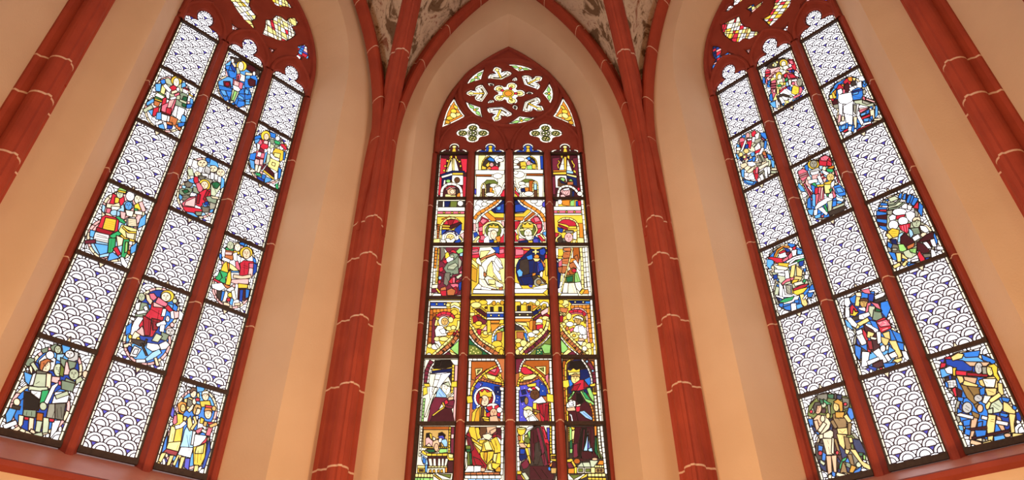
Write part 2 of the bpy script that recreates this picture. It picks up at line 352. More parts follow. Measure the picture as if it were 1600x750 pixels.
light('L', *a, '595 510 668 535 640 565', 'pP', 'smaller triangular tracery light beside the second lancet head, left window')
a = (RB, 1100, 0, 6.25)
light('R', *a, '345 165 365 230 400 265 450 275 465 310 520 312 545 325 520 350 450 385 400 375 350 415 290 410 215 355 180 300 178 245 260 205', 'cllygWrt', 'large lobed tracery light of yellow and red glass, right window')
light('R', *a, '580 190 640 155 690 60 700 0 720 -50 800 -80 850 -40 860 0 830 75 770 150 700 220 655 262 610 215', 'clcyrgW', 'long dagger-shaped tracery light of yellow and grey glass, right window')
light('R', *a, '90 455 130 455 172 480 175 530 150 550 200 540 235 515 295 545 230 565 170 575 130 610 88 695 85 650 120 580 100 565 85 530', 'BnbPr', 'three-armed blue tracery light at the edge of the right window')
light('R', *a, '425 90 445 60 490 45 495 75 585 10 570 50 520 90 490 120 460 168 475 125 450 105', 'nBPl', 'small dark blue tracery light high in the right window')
light('R', *a, '300 0 290 60 340 40 395 0 370 -40 310 -40', 'clW', 'pale tracery light at the very top edge, right window')
light('R', *a, '215 115 245 65 285 50 295 75 240 115', 'Wgc', 'small leaf-shaped grey tracery light, right window')
light('R', *a, '960 80 965 50 1010 0 1045 -5 1000 50', 'PWb', 'narrow pink tracery light high in the right window')
light('R', *a, '1060 12 1060 -20 1140 -45 1210 -20 1210 12 1140 5', 'BvPb', 'blue tracery light at the top edge, right window')
light('R', *a, '825 245 815 305 765 300', 'Pw', 'small triangular tracery light between two lancet heads, right window')
light('R', *a, '415 495 465 480 445 530', 'pP', 'smaller triangular tracery light beside the second lancet head, right window')
WC = (.045, 10.575)
def rot5(pts, k, base=0):
    c, s = math.cos(math.radians(base+72*k)), math.sin(math.radians(base+72*k)); return [(WC[0]+x*c-y*s, WC[1]+x*s+y*c) for x, y in pts]
KITE = [(.735, 0), (.70, .045), (.65, .08), (.60, .075), (.565, .05), (.575, .1), (.565, .16), (.52, .205), (.455, .225), (.40, .11), (.352, 0)]; KITE = KITE + [(x, -y) for x, y in reversed(KITE[1:-1])]
LENS = [(.715, .255), (.755, .13), (.768, 0), (.755, -.13), (.715, -.255), (.66, -.13), (.59, 0), (.66, .13)]
FLAME = [(.44, 0), (.40, .035), (.35, .045), (.315, .02), (.305, 0), (.315, -.02), (.35, -.045), (.40, -.035)]
ROSE = []
for k in range(5):
    for q in arcp(.195, 0, .095, -115, 115, 8): ROSE.append(rot5([q], k)[0])
pos5 = ['on the left', 'at lower left', 'at lower right', 'at upper right', 'at upper left']
lens5 = ['on the right', 'at upper right', 'at upper left', 'at lower left', 'at lower right']
WHEEL = []
for k in range(5):
    WHEEL.append((rot5(KITE, k, 180), 'kite', k, 'white and gold fleur-de-lis light %s of the tracery wheel' % pos5[k]))
    WHEEL.append((rot5(LENS, k), 'lens', k, 'green leaf-patterned lens light %s of the tracery wheel' % lens5[k]))
    WHEEL.append((rot5(FLAME, k), 'flame', k, 'tiny pale drop-shaped light %s of the wheel rosette' % lens5[k]))
WHEEL.append((ROSE, 'rose', 0, 'red and gold five-lobed rosette at the hub of the tracery wheel'))
WHEEL.append((px(CB, 670, 140, 7.146, pairs('283 100 310 160 345 220 380 270 410 305 330 350 235 395 145 432 165 350 195 255 235 170')), 'spandrel', 0, 'yellow leafy corner light on the left below the tracery wheel'))
WHEEL.append((px(CB, 790, 140, 7.146, pairs('640 95 690 170 730 250 765 340 788 440 720 390 620 345 525 305 560 260 600 185')), 'spandrel', 1, 'yellow leafy corner light on the right below the tracery wheel'))
def quatre(cx, cz):
    o = []
    for ax_, az_, rx, rz, a0 in ((.165, 0, .105, .088, 0), (0, .125, .105, .098, 90), (-.165, 0, .105, .088, 180), (0, -.125, .105, .098, 270)):
        for t in range(9):
            a = math.radians(a0-95+190*t/8); o.append((cx+ax_+rx*math.cos(a), cz+az_+rz*math.sin(a)))
    return o
WHEEL.append((quatre(-.539, 9.617), 'quatrefoil', 0, 'pale gold quatrefoil light over the left pair of lancets'))
WHEEL.append((quatre(.655, 9.614), 'quatrefoil', 1, 'pale gold quatrefoil light over the right pair of lancets'))
def prism(name, prof, x, segs, mat, root, flip=1, joint=True):
    for (z0, z1) in segs:
        mb = MB(); r = [(x+flip*a, y) for a, y in prof]; mb.loft([[(a, y, z0) for a, y in r], [(a, y, z1) for a, y in r]], closed=False)
        if flip < 0: pass
        mb.build(name, mat, root)
    if joint:
        for (z0, z1), (z2, z3) in zip(segs[:-1], segs[1:]):
            mb = MB(); r = [(x+flip*a*1.01, y*1.02-.001) for a, y in prof]; mb.loft([[(a, y, z1-.002) for a, y in r], [(a, y, z2+.002) for a, y in r]], closed=False); mb.build('mortar_joint', 'mortar', root)
def segs(z0, z1, joints, g=.005):
    e = [z0]+sorted(joints)+[z1]; return [(a+(g if i else 0), b-(g if i < len(e)-2 else 0)) for i, (a, b) in enumerate(zip(e[:-1], e[1:]))]
PF = -.04
def window(b, key, num, label):
    root = tag(empty('window_%d' % num, b.M), label, kind='structure')
    w, z0, z1, cx = b.frame; four = key == 'C'
    zp = b.bars[0]-.02; head = HEAD4 if four else HEAD3
    outer = arch_outline(w, zp, z0, z1, cx)
    holes = []
    for (l0, l1) in b.lan:
        m = (l0+l1)/2; k = (l1-l0)/2/.26 if not four else (l1-l0)/2/.23
        hp = [(m+x*k, b.bars[0]+.0+z) for x, z in head]; hp = [(hp[0][0], zp-.1)]+hp+[(hp[-1][0], zp-.1)]; holes.append(hp)
    holes += [o[0] for o in (WHEEL if four else OPEN[key])]
    keep = [h for h in holes if max(z for _, z in h) < z1+.3]
    plate(outer, keep, PF, .004, .022 if not four else .016, 'tracery', 'tracery_stone_shaded', root)
    # raised mouldings on the tracery
    def ring_mould(path, r=.022, closed=False):
        mb = MB(); n = len(path); rings = []
        for i in range(n):
            a, c = path[i-1] if (closed or i) else path[i], path[(i+1) % n] if (closed or i < n-1) else path[i]
            t = Vector((c[0]-a[0], c[1]-a[1])).normalized(); nx, nz = -t.y, t.x
            rings.append([(path[i][0]+nx*r*q, PF-r*h, path[i][1]+nz*r*q) for q, h in ((1, 0), (.6, .8), (0, 1.1), (-.6, .8), (-1, 0))])
        if closed: rings.append(rings[0])
        mb.loft(rings, closed=False); mb.build('moulding', 'tracery_stone_shaded', root)
    ring_mould([q for q in arch_outline(w-.05, zp, z0, z1-.09, cx)], .045)
    if four:
        ring_mould(ell(WC[0], WC[1], .835, .835, 48), .042, True)
        for k in range(5):
            ring_mould([rot5([q], k, 36)[0] for q in [(.30, 0), (.42, .06), (.5, .18), (.58, .3), (.68, .34)]], .016) if False else None
        for (i, j) in ((0, 1), (2, 3)):
            x0, x1 = b.lan[i][0]-.03, b.lan[j][1]+.03; m = (x0+x1)/2
            ring_mould(arch_outline((x1-x0)/2, zp, 9.2, 9.98, m, 10)[4:-4], .03)
    else:
        for (l0, l1) in b.lan:
            m = (l0+l1)/2; ring_mould(arch_outline((l1-l0)/2+.05, zp, b.bars[0]+.1, b.bars[0]+.62, m, 10)[3:-3], .035)
    # jambs
    for s in (-1, 1):
        g = abs((cx+s*w) - (b.lan[-1][1] if s > 0 else b.lan[0][0]))
        prof = [(.06, .0), (0, -.06), (-.25*g, -.07), (-.5*g, -.05), (-.62*g, -.02), (-g, .0)]
        prism('jamb', prof, cx+s*w, segs(b.zb-.12, zp, [5.1, 6.05, 7.05, 8.05] if four else [5.55, 6.75, 8.2]), 'tracery_stone_shaded', root, s)
    for (a0, a1), (c0, c1) in zip(b.lan[:-1], b.lan[1:]):
        m = (a1+c0)/2; h = (c0-a1)/2; big = (not four) or abs(m-.055) < .03
        fw = h*.5 if not four else (h*.62 if big else h*.42)
        prof = [(-h, .0), (-h*.98, -.015), (-fw, -.075), (-fw*.8, -.1), (-fw*.25, -.108), (fw*.25, -.108), (fw*.8, -.1), (fw, -.075), (h*.98, -.015), (h, .0)]
        prism('mullion', prof, m, segs(b.zb-.12, zp+.03, [4.70, 5.585, 6.74, 8.085] if four else [5.57, 7.06, 8.42]), 'tracery_stone_shaded', root)
    # iron bars and glazing frames; dark strips also paint in shaded mullion sides
    for (l0, l1) in b.lan:
        for z in b.bars:
            mb = MB(); h = .023 if not four else .024
            mb.box(l0-.01, l1+.01, -.045, -.018, z-h, z+h); o = mb.build('saddle_bar', 'iron', root)
        for x0, x1 in (((l0-.012, l0+.004), (l1-.004, l1+.012)) if not four else ((l0-.05, l0+.002), (l1-.002, l1+.05))):
            mb = MB(); mb.box(x0, x1, -.03, -.006, b.zb, zp+.03); mb.build('glazing_frame_and_shade', 'iron', root)
        mb = MB(); mb.box(l0-.01, l1+.01, -.04, -.006, b.zb-.03, b.zb+.03); mb.build('saddle_bar', 'iron', root)
    # sill
    W0, Z0 = b.frame[0], b.zb-.02; rx = b.reveal[3]; rw = b.reveal[0]
    mb = MB(); mb.loft([[(cx-W0, .02, Z0), (rx-rw, -T_WALL-.01, b.sill)], [(cx+W0, .02, Z0), (rx+rw, -T_WALL-.01, b.sill)]], closed=False)
    sl = mb.build('window_sill', 'sill_stone', root)
    mb = MB(); nose = [(-T_WALL+.02, b.sill+.012), (-T_WALL-.05, b.sill-.02), (-T_WALL-.055, b.sill-.065), (-T_WALL+.0, b.sill-.10), (-T_WALL+.02, b.sill-.10)]
    mb.loft([[(rx-rw-.0, y, z) for y, z in nose], [(rx+rw+.0, y, z) for y, z in nose]], caps=True); mb.build('sill_edge', 'tracery_stone_shaded', root)
    return root
window(CB, 'C', 1, 'tall four-light pointed window with a tracery wheel')
window(LB, 'L', 2, 'tall three-light pointed window with red tracery at the left')
window(RB, 'R', 3, 'tall three-light pointed window with red tracery at the right')

# unseen glowing windows added beside the camera to brighten the window reveals
for num, cx_, sgn in ((4, C_NL.x, 1), (5, C_NR.x, -1)):
    root = tag(empty('window_%d' % num, Matrix.Translation((cx_+sgn*.03, (C_NL.y+C_BL.y)/2 if sgn > 0 else (C_NR.y+C_BR.y)/2, 0)) @ Matrix.Rotation(math.radians(90*sgn), 4, 'Z')), 'added unseen fill-light window in the choir bay on the %s of the camera' % ('left' if sgn > 0 else 'right'), kind='structure')
    out_ = arch_outline(1.03, 3.7, 9.6, 11.7); inn_ = arch_outline(.94, 3.78, 9.6, 11.55); mb = MB()
    mb.loft([[(x, .02, z) for x, z in out_], [(x, -.06, z) for x, z in out_], [(x, -.06, z) for x, z in inn_], [(x, 0, z) for x, z in inn_]]); mb.build('frame', 'tracery_stone_shaded', root)
    for k in (-1, 0, 1):
        ps = arch_outline(.265, 3.8, 9.4, 10.0, k*.63, 8); mesh('pane', [(x, -.004, z) for x, z in ps], [tuple(range(len(ps)))], 'side_fill_glass', root)
    for k in (-.315, .315):
        mb = MB(); mb.box(k-.05, k+.05, -.06, .02, 3.78, 10.6); mb.build('mullion', 'tracery_stone_shaded', root)

# ------------------------------------------------------------------ leaded glass
def stroke(pts, wd):
    n = len(pts); Lf = []; Rt = []
    for i in range(n):
        a = Vector(pts[max(i-1, 0)]); c = Vector(pts[min(i+1, n-1)]); t = (c-a)
        if t.length < 1e-9: t = Vector((1, 0))
        t.normalize(); nx, ny = -t.y*wd/2, t.x*wd/2
        Lf.append((pts[i][0]+nx, pts[i][1]+ny)); Rt.append((pts[i][0]-nx, pts[i][1]-ny))
    return Lf+Rt[::-1]
def smooth(P):
    out = []
    for i in range(len(P)-1):
        a, p, q, c = P[max(i-1, 0)], P[i], P[i+1], P[min(i+2, len(P)-1)]
        for k in range(4):
            t = k/4; out.append(.5*((2*p)+(q-a)*t+(2*a-5*p+4*q-c)*t*t+(3*p-a-3*q+c)*t**3))
    return out+[P[-1]]
def grow(pts, d):
    q = offset(pts, d); return q if area(ccw(pts)) < area(q) else pts
def parse(b, view, text, g=0):
    "drawing in zoomed photo pixels -> list of (kind, palette, points on the glass plane)"
    x0, y0, s = view; out = []
    for item in text.replace('\n', ' ').split(';'):
        item = item.strip()
        if not item: continue
        col, k, *v = item.split(); v = [float(q) for q in v]
        if k == 'P': pts = grow(list(zip(v[::2], v[1::2])), g); kind = 'F'
        elif k == 'E': pts = ell(v[0], v[1], v[2], v[3], 14 if min(v[2], v[3]) < 40 else 22, math.radians(v[4]) if len(v) > 4 else 0); kind = 'F'
        elif k == 'S': pts = stroke(list(zip(v[1::2], v[2::2])), v[0]+g); kind = 'F'
        elif k == 'T':
            P_ = [Vector(q) for q in zip(v[2::2], v[3::2])]; wd, nc = v[0], int(v[1])
            if len(P_) > 2: P_ = smooth(P_)
            out.append(('F', col, [uz(b, x0+p[0]/s, y0+p[1]/s) for p in stroke([tuple(q) for q in P_], wd)]))
            tot = sum((P_[i+1]-P_[i]).length for i in range(len(P_)-1)); 
            for c_ in range(1, nc+1):
                want = tot*c_/(nc+1)
                for i in range(len(P_)-1):
                    ln = (P_[i+1]-P_[i]).length
                    if want <= ln:
                        t_ = (P_[i+1]-P_[i])/max(ln, 1e-6); m_ = P_[i]+t_*want; n_ = Vector((-t_.y, t_.x))*wd*.5
                        out.append(('L', '', [uz(b, x0+p.x/s, y0+p.y/s) for p in (m_+n_, m_-n_)])); break
                    want -= ln
            continue
        elif k == 'H':
            cx_, cy_, rx_, ry_ = v[:4]; out.append(('F', col, [uz(b, x0+p[0]/s, y0+p[1]/s) for p in ell(cx_, cy_, rx_, ry_, 14)]))
            for st in ([(-.5, -.12), (-.15, -.15)], [(.15, -.15), (.5, -.1)], [(-.02, -.1), (.08, .2), (-.06, .24)], [(-.2, .48), (.22, .5)], [(-.55, -.35), (-.15, -.38)], [(.15, -.38), (.55, -.32)]):
                wd = max(3.0, rx_*.13); q = stroke([(cx_+a_*rx_, cy_+c_*ry_) for a_, c_ in st], wd); out.append(('D', 'x', [uz(b, x0+p[0]/s, y0+p[1]/s) for p in q]))
            continue
        elif k == 'L': pts = list(zip(v[::2], v[1::2])); kind = 'L'
        elif k == 'D': pts = stroke(list(zip(v[1::2], v[2::2])), v[0]); kind = 'D'
        elif k == 'Q': pts = ell(v[0], v[1], v[2], v[3], 10); kind = 'D'
        out.append((kind, col, [uz(b, x0+p[0]/s, y0+p[1]/s) for p in pts]))
    return out
def medallion(l, z0, z1, inner, border, rnd):
    cx = (l[0]+l[1])/2; W = l[1]-l[0]-.045; H = z1-z0-.05; z0 += .025
    def half(z, g):
        r = 0
        for c, a, h_ in ((.715, .46, .285), (.295, .5, .295)):
            rz = h_*H-g; t = (z-(z0+c*H))/rz
            if abs(t) < 1: r = max(r, (a*W-g)*math.sqrt(1-t*t))
        return r
    def outline(g):
        n = 26; a, c = z0+g+.0005, z0+H-g-.0005; zz = [a+(c-a)*(.5-.5*math.cos(math.pi*k/n)) for k in range(n+1)]
        return [(cx+half(z, g), z) for z in zz]+[(cx-half(z, g), z) for z in reversed(zz)]
    o, i = outline(0), outline(.03); out = [('F', border, o)]
    for k in range(0, len(o), 2): out.append(('L', '', [o[k], i[k]]))
    out.append(('F', inner, i))
    for k in range(7):
        a = rnd.random()*math.pi; c = (rnd.uniform(l[0], l[1]), rnd.uniform(z0, z1)); out.append(('L', '', [(c[0]-math.cos(a)*.25, c[1]-math.sin(a)*.25), (c[0]+math.cos(a)*.25, c[1]+math.sin(a)*.25)]))
    return out
def scales(l0, l1, z0, z1, phase=0, blue=.33, rnd=None, disc='jjjjWgw'):
    W = l1-l0-.05; n = 3; Rr = W/(2*n); c0 = l0+.025; out = []; z = z1+Rr*.5; row = phase
    out.append(('F', 'w', [(l0-.1, z0-.1), (l1+.1, z0-.1), (l1+.1, z1+.6), (l0-.1, z1+.6)]))
    while z > z0-Rr*.6:
        for k in range(-1, n+1):
            cx = c0+Rr+2*Rr*k+(Rr if row % 2 else 0)
            if cx < l0-Rr or cx > l1+Rr: continue
            out.append(('F', 'w', ell(cx, z, Rr, Rr, 16))); out.append(('L', '', [(cx, z+Rr*.66), (cx, z+Rr)]))
            out.append(('F', rnd.choice(disc), ell(cx, z, Rr*.64, Rr*.64, 12)))
            out.append(('F', 'v' if (k+row//2) % 2 == 0 and row % 2 == 0 or rnd.random() < .08 else 'W', [(cx-Rr*.55, z-Rr*.12), (cx, z-Rr*1.04), (cx+Rr*.55, z-Rr*.12)]))
        z -= Rr*.98; row += 1
    for x0, x1 in ((l0-.01, l0+.025), (l1-.025, l1+.01)):
        out.append(('F', 'c', [(x0, z0-.1), (x1, z0-.1), (x1, z1+.1), (x0, z1+.1)]))
        q = z0+.04
        while q < z1: out.append(('L', '', [(x0, q), (x1, q)])); q += .085
    return out
def inside(q, poly):
    r = False; x, y = q; j = len(poly)-1
    for i in range(len(poly)):
        if (poly[i][1] > y) != (poly[j][1] > y) and x < (poly[j][0]-poly[i][0])*(y-poly[i][1])/(poly[j][1]-poly[i][1])+poly[i][0]: r = not r
        j = i
    return r
N_PANES = [0]
def glass_panel(b, outline, shapes, label, group, name='stained_glass_panel', lead=.0085, rnd=None, category='stained glass', ragged=.00002, leadmat='lead'):
    outline = ccw(outline); cx = sum(p[0] for p in outline)/len(outline); cz = min(p[1] for p in outline)
    root = tag(empty(name, b.M @ Matrix.Translation((cx, 0, cz))), label, category, group)
    polys = [outline]; cols = [None]; cuts = []; cutlayer = []; paint = []
    for kind, col, pts in shapes:
        if kind == 'F': polys.append(pts); cols.append(col)
        elif kind == 'L':
            for i in range(len(pts)-1): cuts.append(pts[i:i+2]); cutlayer.append(len(polys)-1)
        else: paint.append((col, pts))
    (V, E, Fs, _, oe, of), ne = cdt(polys, cuts)
    top = [max(o) if (o and 0 in o) else -1 for o in of]
    edge_cut = {}
    for (a, c), ids in zip(E, oe):
        m = max([cutlayer[i] for i in ids if i < ne], default=-1)
        if m >= 0: edge_cut[(min(a, c), max(a, c))] = m
    par = list(range(len(Fs)))
    def find(i):
        while par[i] != i: par[i] = par[par[i]]; i = par[i]
        return i
    emap = {}
    for i, f in enumerate(Fs):
        if top[i] < 0: continue
        for j in range(len(f)):
            e = (min(f[j-1], f[j]), max(f[j-1], f[j])); emap.setdefault(e, []).append(i)
    for e, fl_ in emap.items():
        if len(fl_) == 2 and top[fl_[0]] == top[fl_[1]] and edge_cut.get(e, -1) < top[fl_[0]]: par[find(fl_[0])] = find(fl_[1])
    comp = {}
    for i in range(len(Fs)):
        if top[i] >= 0: comp.setdefault(find(i), []).append(i)
    def tri_area(f): return abs(area([V[i] for i in f]))
    # slivers join their largest neighbour
    ar = {c: sum(tri_area(Fs[i]) for i in t) for c, t in comp.items()}
    colour = {}
    for c, t in comp.items():
        s = cols[top[t[0]]] or 'w'; colour[c] = s if len(s) == 1 else rnd.choice(s)
    bd = []
    for e, fl_ in emap.items():
        ids = {find(i) for i in fl_}
        if len(ids) == 2 or len(fl_) == 1:
            if len(ids) == 2 and all(ar[i] < ragged for i in ids): continue
            bd.append(e)
    mb = MB(); hw = lead/2; yf = -.010
    for a, c in bd:
        p, q = V[a], V[c]; t = (q-p); ln = t.length
        if ln < 1e-6: continue
        t /= ln; nx, nz = -t.y*hw, t.x*hw; ex, ez = t.x*hw*.5, t.y*hw*.5
        P = [(p.x-ex+nx, p.y-ez+nz), (p.x-ex-nx, p.y-ez-nz), (q.x+ex-nx, q.y+ez-nz), (q.x+ex+nx, q.y+ez+nz)]
        mb.add([(x-cx, yf, z-cz) for x, z in P]+[(x-cx, .004, z-cz) for x, z in P], [(0, 1, 2, 3), (4, 0, 3, 7), (1, 5, 6, 2)])
    o = mb.build('lead_came', leadmat, root)
    for c, t in comp.items():
        if ar[c] < ragged*2: continue
        ix = {}; vs = []; fs = []
        for i in t:
            f = []
            for k in Fs[i]:
                if k not in ix: ix[k] = len(vs); vs.append(V[k])
                f.append(ix[k])
            fs.append(f)
        n = len(vs); ed = {}
        for f in fs:
            for j in range(len(f)): ed[(f[j-1], f[j])] = 1
        side_ = [(a, d_, d_+n, a+n) for (a, d_) in ed if (d_, a) not in ed]
        vv = [(v.x-cx, -.004, v.y-cz) for v in vs]+[(v.x-cx, .0, v.y-cz) for v in vs]
        ff = fs+[tuple(reversed([k+n for k in f])) for f in fs]+[tuple(reversed(q)) for q in side_]
        mesh('pane', vv, ff, [glass(colour[c]), 'glass_edge'], root, None, [0]*len(fs)+[1]*(len(ff)-len(fs))); N_PANES[0] += 1
    if paint:
        mbs = {}
        for col, pts in paint:
            if not all(inside(q, outline) for q in pts): continue
            (V2, _, F2, _, _, o2), _ = cdt([pts]); mbs.setdefault(col, MB()).add([(v.x-cx, -.0048, v.y-cz) for v in V2], [f for f, q in zip(F2, o2) if q])
        for col, m_ in mbs.items(): m_.build('painted_detail', {'k': 'paint', 'x': 'paint_brown'}.get(col) or glass(col), root)['kind'] = 'stuff'
    return root
noisy('paint', (.012, .008, .006), (.02, .014, .01), 30, .8); noisy('paint_brown', (.06, .025, .012), (.09, .04, .02), 30, .8)
# ------------------------------------------------------------------ figure drawings (zoomed photo pixels: view = x0, y0, scale)
# item: palette kind numbers;  P polygon, E ellipse, S band, H head with painted face, L lead line, D painted line
DRAW = {}
def draw(key, view, label, text): DRAW[key] = (view, label, text)
draw(('L', 0, 5), (0, 515, 4.054), 'four men with stones raised in their hands in a blue medallion, left window', '''
g P 300 150 350 190 340 250 300 262 250 240 245 200; q P 320 112 350 95 390 108 396 150 370 156 330 132; h H 365 128 22 26; i P 392 98 445 112 432 138 400 150; a P 360 160 405 158 380 200 358 190;
W H 315 163 26 26; G P 450 138 492 150 490 190 455 206 430 196; g H 440 158 30 24; q P 385 182 430 202 412 242 385 222; P P 418 208 440 214 437 285 403 285; q P 430 200 480 210 470 240 440 250;
q P 152 208 190 180 216 190 205 226 170 232; q P 260 130 300 115 300 140 270 150; h S 24 200 212 232 262; s H 288 230 32 42; z P 252 248 258 205 298 188 332 204 300 203 272 238 262 262; d S 22 228 270 312 286;
h P 212 283 312 287 302 377 230 366 198 350; g P 226 276 206 350 174 356 200 290; s P 296 280 322 285 316 370 290 376; h S 26 180 372 240 380 302 380; k P 155 395 190 400 250 445 240 512 150 500; g P 195 388 262 396 247 440 197 402;
q P 150 510 225 515 222 556 145 546; s P 120 545 147 550 140 600 113 640; s P 185 560 212 565 205 640 180 636; s S 22 125 620 65 658; s S 20 190 640 222 655; e P 266 390 306 386 290 452 250 470;
h H 368 258 30 42; U P 386 222 404 250 396 296 378 290; P P 330 300 376 305 370 342 325 330; h H 466 285 32 35; q S 20 412 318 472 345; q P 390 325 470 345 456 395 390 376; W P 382 330 346 370 300 470 280 465 330 360;
W P 350 400 442 395 422 460 330 466; h S 24 432 402 350 430; h P 480 320 510 300 522 320 482 346; s E 540 285 20 24; h E 272 487 24 26; D P 310 475 412 470 396 572 295 556; L L 0 0 1 1; d P 350 474 412 470 396 572 350 564;
h P 275 560 310 565 300 650 268 655; W P 335 580 380 580 355 640 315 692; h S 26 268 662 195 682; O P 235 530 270 535 265 580 230 575; h P 233 580 265 585 250 650 223 645; r P 155 555 180 560 178 572 153 570; r P 312 565 340 570 338 585 312 582;
s E 105 460 22 24; K P 80 480 125 490 120 506 75 500; W S 26 105 588 20 620; i P 60 500 100 510 70 575 40 590 36 540; i P 152 270 200 290 180 350 160 330; p P 372 328 384 332 382 352 370 348;
k D 3 225 345 250 330; k D 3 350 500 330 560; k D 3 360 500 365 560; k D 3 385 490 390 560; k D 3 170 520 165 545; k D 3 200 520 198 548; k D 3 205 420 235 400''')
draw(('L', 1, 4), (165, 430, 4.6875), 'man in a bright red robe driving out traders in a blue medallion, left window', '''
W P 250 290 300 300 240 390 190 440 176 420 210 340; q P 240 200 300 210 320 260 290 310 215 300 230 260; g P 220 210 255 200 240 260 215 250; h H 262 162 26 30; g S 22 225 280 300 265; W S 24 300 260 285 230;
s P 295 140 330 155 340 200 325 215 300 180; p P 320 140 350 136 372 165 350 185 330 172; y E 450 155 50 44; c H 440 160 36 34; r P 340 205 460 225 490 260 470 272 430 240 420 320 380 380 340 450 275 445 245 370 290 300 330 250;
R P 275 300 330 330 320 440 280 440; R P 340 320 400 335 372 400 345 400; p P 385 165 450 210 440 230 360 210; P P 350 200 400 225 430 240 350 230; P P 265 378 245 400 215 420 220 430 280 445 275 400; s P 215 415 250 440 195 500 165 515 175 480; s S 24 185 508 130 522;
y E 178 452 14 16; y E 237 468 14 13; K P 190 470 260 480 290 490 250 520 190 490; g P 210 520 256 545 220 600 175 590; W P 215 545 235 548 222 580 200 575; K S 12 260 500 300 590; K S 10 300 470 280 520;
W P 370 360 430 335 440 360 400 372 375 375; W P 400 370 430 370 420 420 395 410; P E 485 365 16 18; G H 472 415 34 28; q P 410 420 460 440 440 480 405 470; h P 370 430 410 450 380 490 340 480;
W P 305 500 380 510 400 540 340 556 300 530; g P 390 510 440 485 465 510 440 540 405 545; a P 340 570 390 545 405 570 350 610 300 630 290 615; W S 22 290 630 220 630; s P 355 610 370 605 390 660 370 665; W P 475 270 500 265 510 320 480 315; P P 500 265 535 270 530 310 505 318; g H 452 322 16 22; W P 540 260 570 290 560 340 535 320; b P 500 210 525 235 515 265 490 250; W P 420 250 440 252 430 300 408 300; h E 505 190 18 18; b P 150 380 190 350 180 420 145 440; B P 170 520 190 530 178 575 160 540;
k D 3 330 250 420 300; k D 3 300 320 380 350; k D 3 320 300 310 430; k D 3 350 320 345 430; k D 3 390 255 370 380; k D 2 200 560 230 552; k D 2 320 520 370 530''')
draw(('L', 2, 5), (230, 585, 4.545), 'five women in yellow and white robes in a blue medallion, bottom of the left window', '''
i P 350 88 405 100 395 120 350 125; f P 262 180 300 165 345 190 330 260 270 250; d P 285 175 320 190 315 230 285 225; s H 325 132 23 36; x P 302 120 318 96 345 100 348 120 330 110 310 130; s E 332 195 15 22; s S 20 330 220 290 265;
y P 375 195 440 190 450 225 380 230; s H 412 158 24 30; c P 385 150 392 125 430 120 436 150 425 135 400 135; r P 345 170 370 175 365 190 345 188; f E 360 150 10 18;
o P 215 215 240 196 272 205 276 250 250 280 225 265; f H 252 240 19 28; p P 190 300 215 285 212 345 190 362 180 340; y P 212 282 250 290 252 370 235 480 150 490 170 370 195 360 215 345; l P 170 370 200 380 180 480 148 488; W S 24 195 378 235 370 270 340; f S 20 262 330 272 300;
l P 150 488 235 480 215 550 135 530; R P 130 530 215 552 200 578 112 552; f P 100 560 130 560 85 640 70 640; f S 20 90 630 42 650; f P 160 578 185 578 150 660 135 655; f S 20 165 655 125 668;
W P 325 300 360 300 345 345 320 350; s H 350 250 28 40; t P 330 240 345 215 375 222 380 245 350 235 335 290 325 270; a P 280 375 345 405 330 520 300 590 215 570 250 470 265 400; g P 325 405 345 410 325 500 310 500; W P 218 570 240 520 320 525 303 590; f P 285 320 305 300 325 390 300 400 285 370; f S 18 310 395 345 345 330 300; f P 215 575 240 580 195 650 180 640; f P 240 590 265 590 235 680 222 670; f S 22 245 680 270 692;
W P 365 320 420 340 410 400 350 420; y P 380 310 400 320 390 350 372 345; s H 430 280 26 38; r P 412 222 460 228 462 242 415 240; o P 405 260 412 240 452 244 458 270 445 255 420 255; t E 472 243 16 18; P P 365 385 345 420 350 430 400 400 395 385; p S 24 345 412 395 388; c S 18 385 395 430 420; p P 435 375 460 380 440 440 415 430; r P 425 340 470 345 495 340 465 360 435 355; t S 22 405 370 415 335; t S 20 495 350 440 372;
W P 340 430 415 440 400 480 355 525 328 510; r P 358 522 430 440 415 480 370 525; y P 328 520 415 490 405 590 375 650 330 640; l P 350 520 400 500 390 560 340 560; f P 335 650 360 650 355 700 330 690; f S 22 340 700 375 718; f S 20 320 695 272 700; B P 440 450 445 540 405 660 385 670 410 590; b P 100 560 125 470 145 420 130 530; v P 175 200 190 260 182 310 165 290; v P 270 600 300 600 290 680 262 660; b P 200 650 222 590 215 680 190 680; 
k D 3 280 430 300 560; k D 3 305 430 290 560; k D 3 340 530 335 620; k D 3 360 540 355 630; k D 3 385 530 378 610; k D 2 290 180 310 220; Y D 4 180 420 172 470; Y D 4 225 320 235 440; Y D 4 200 400 190 460; Y D 4 220 500 205 540''')
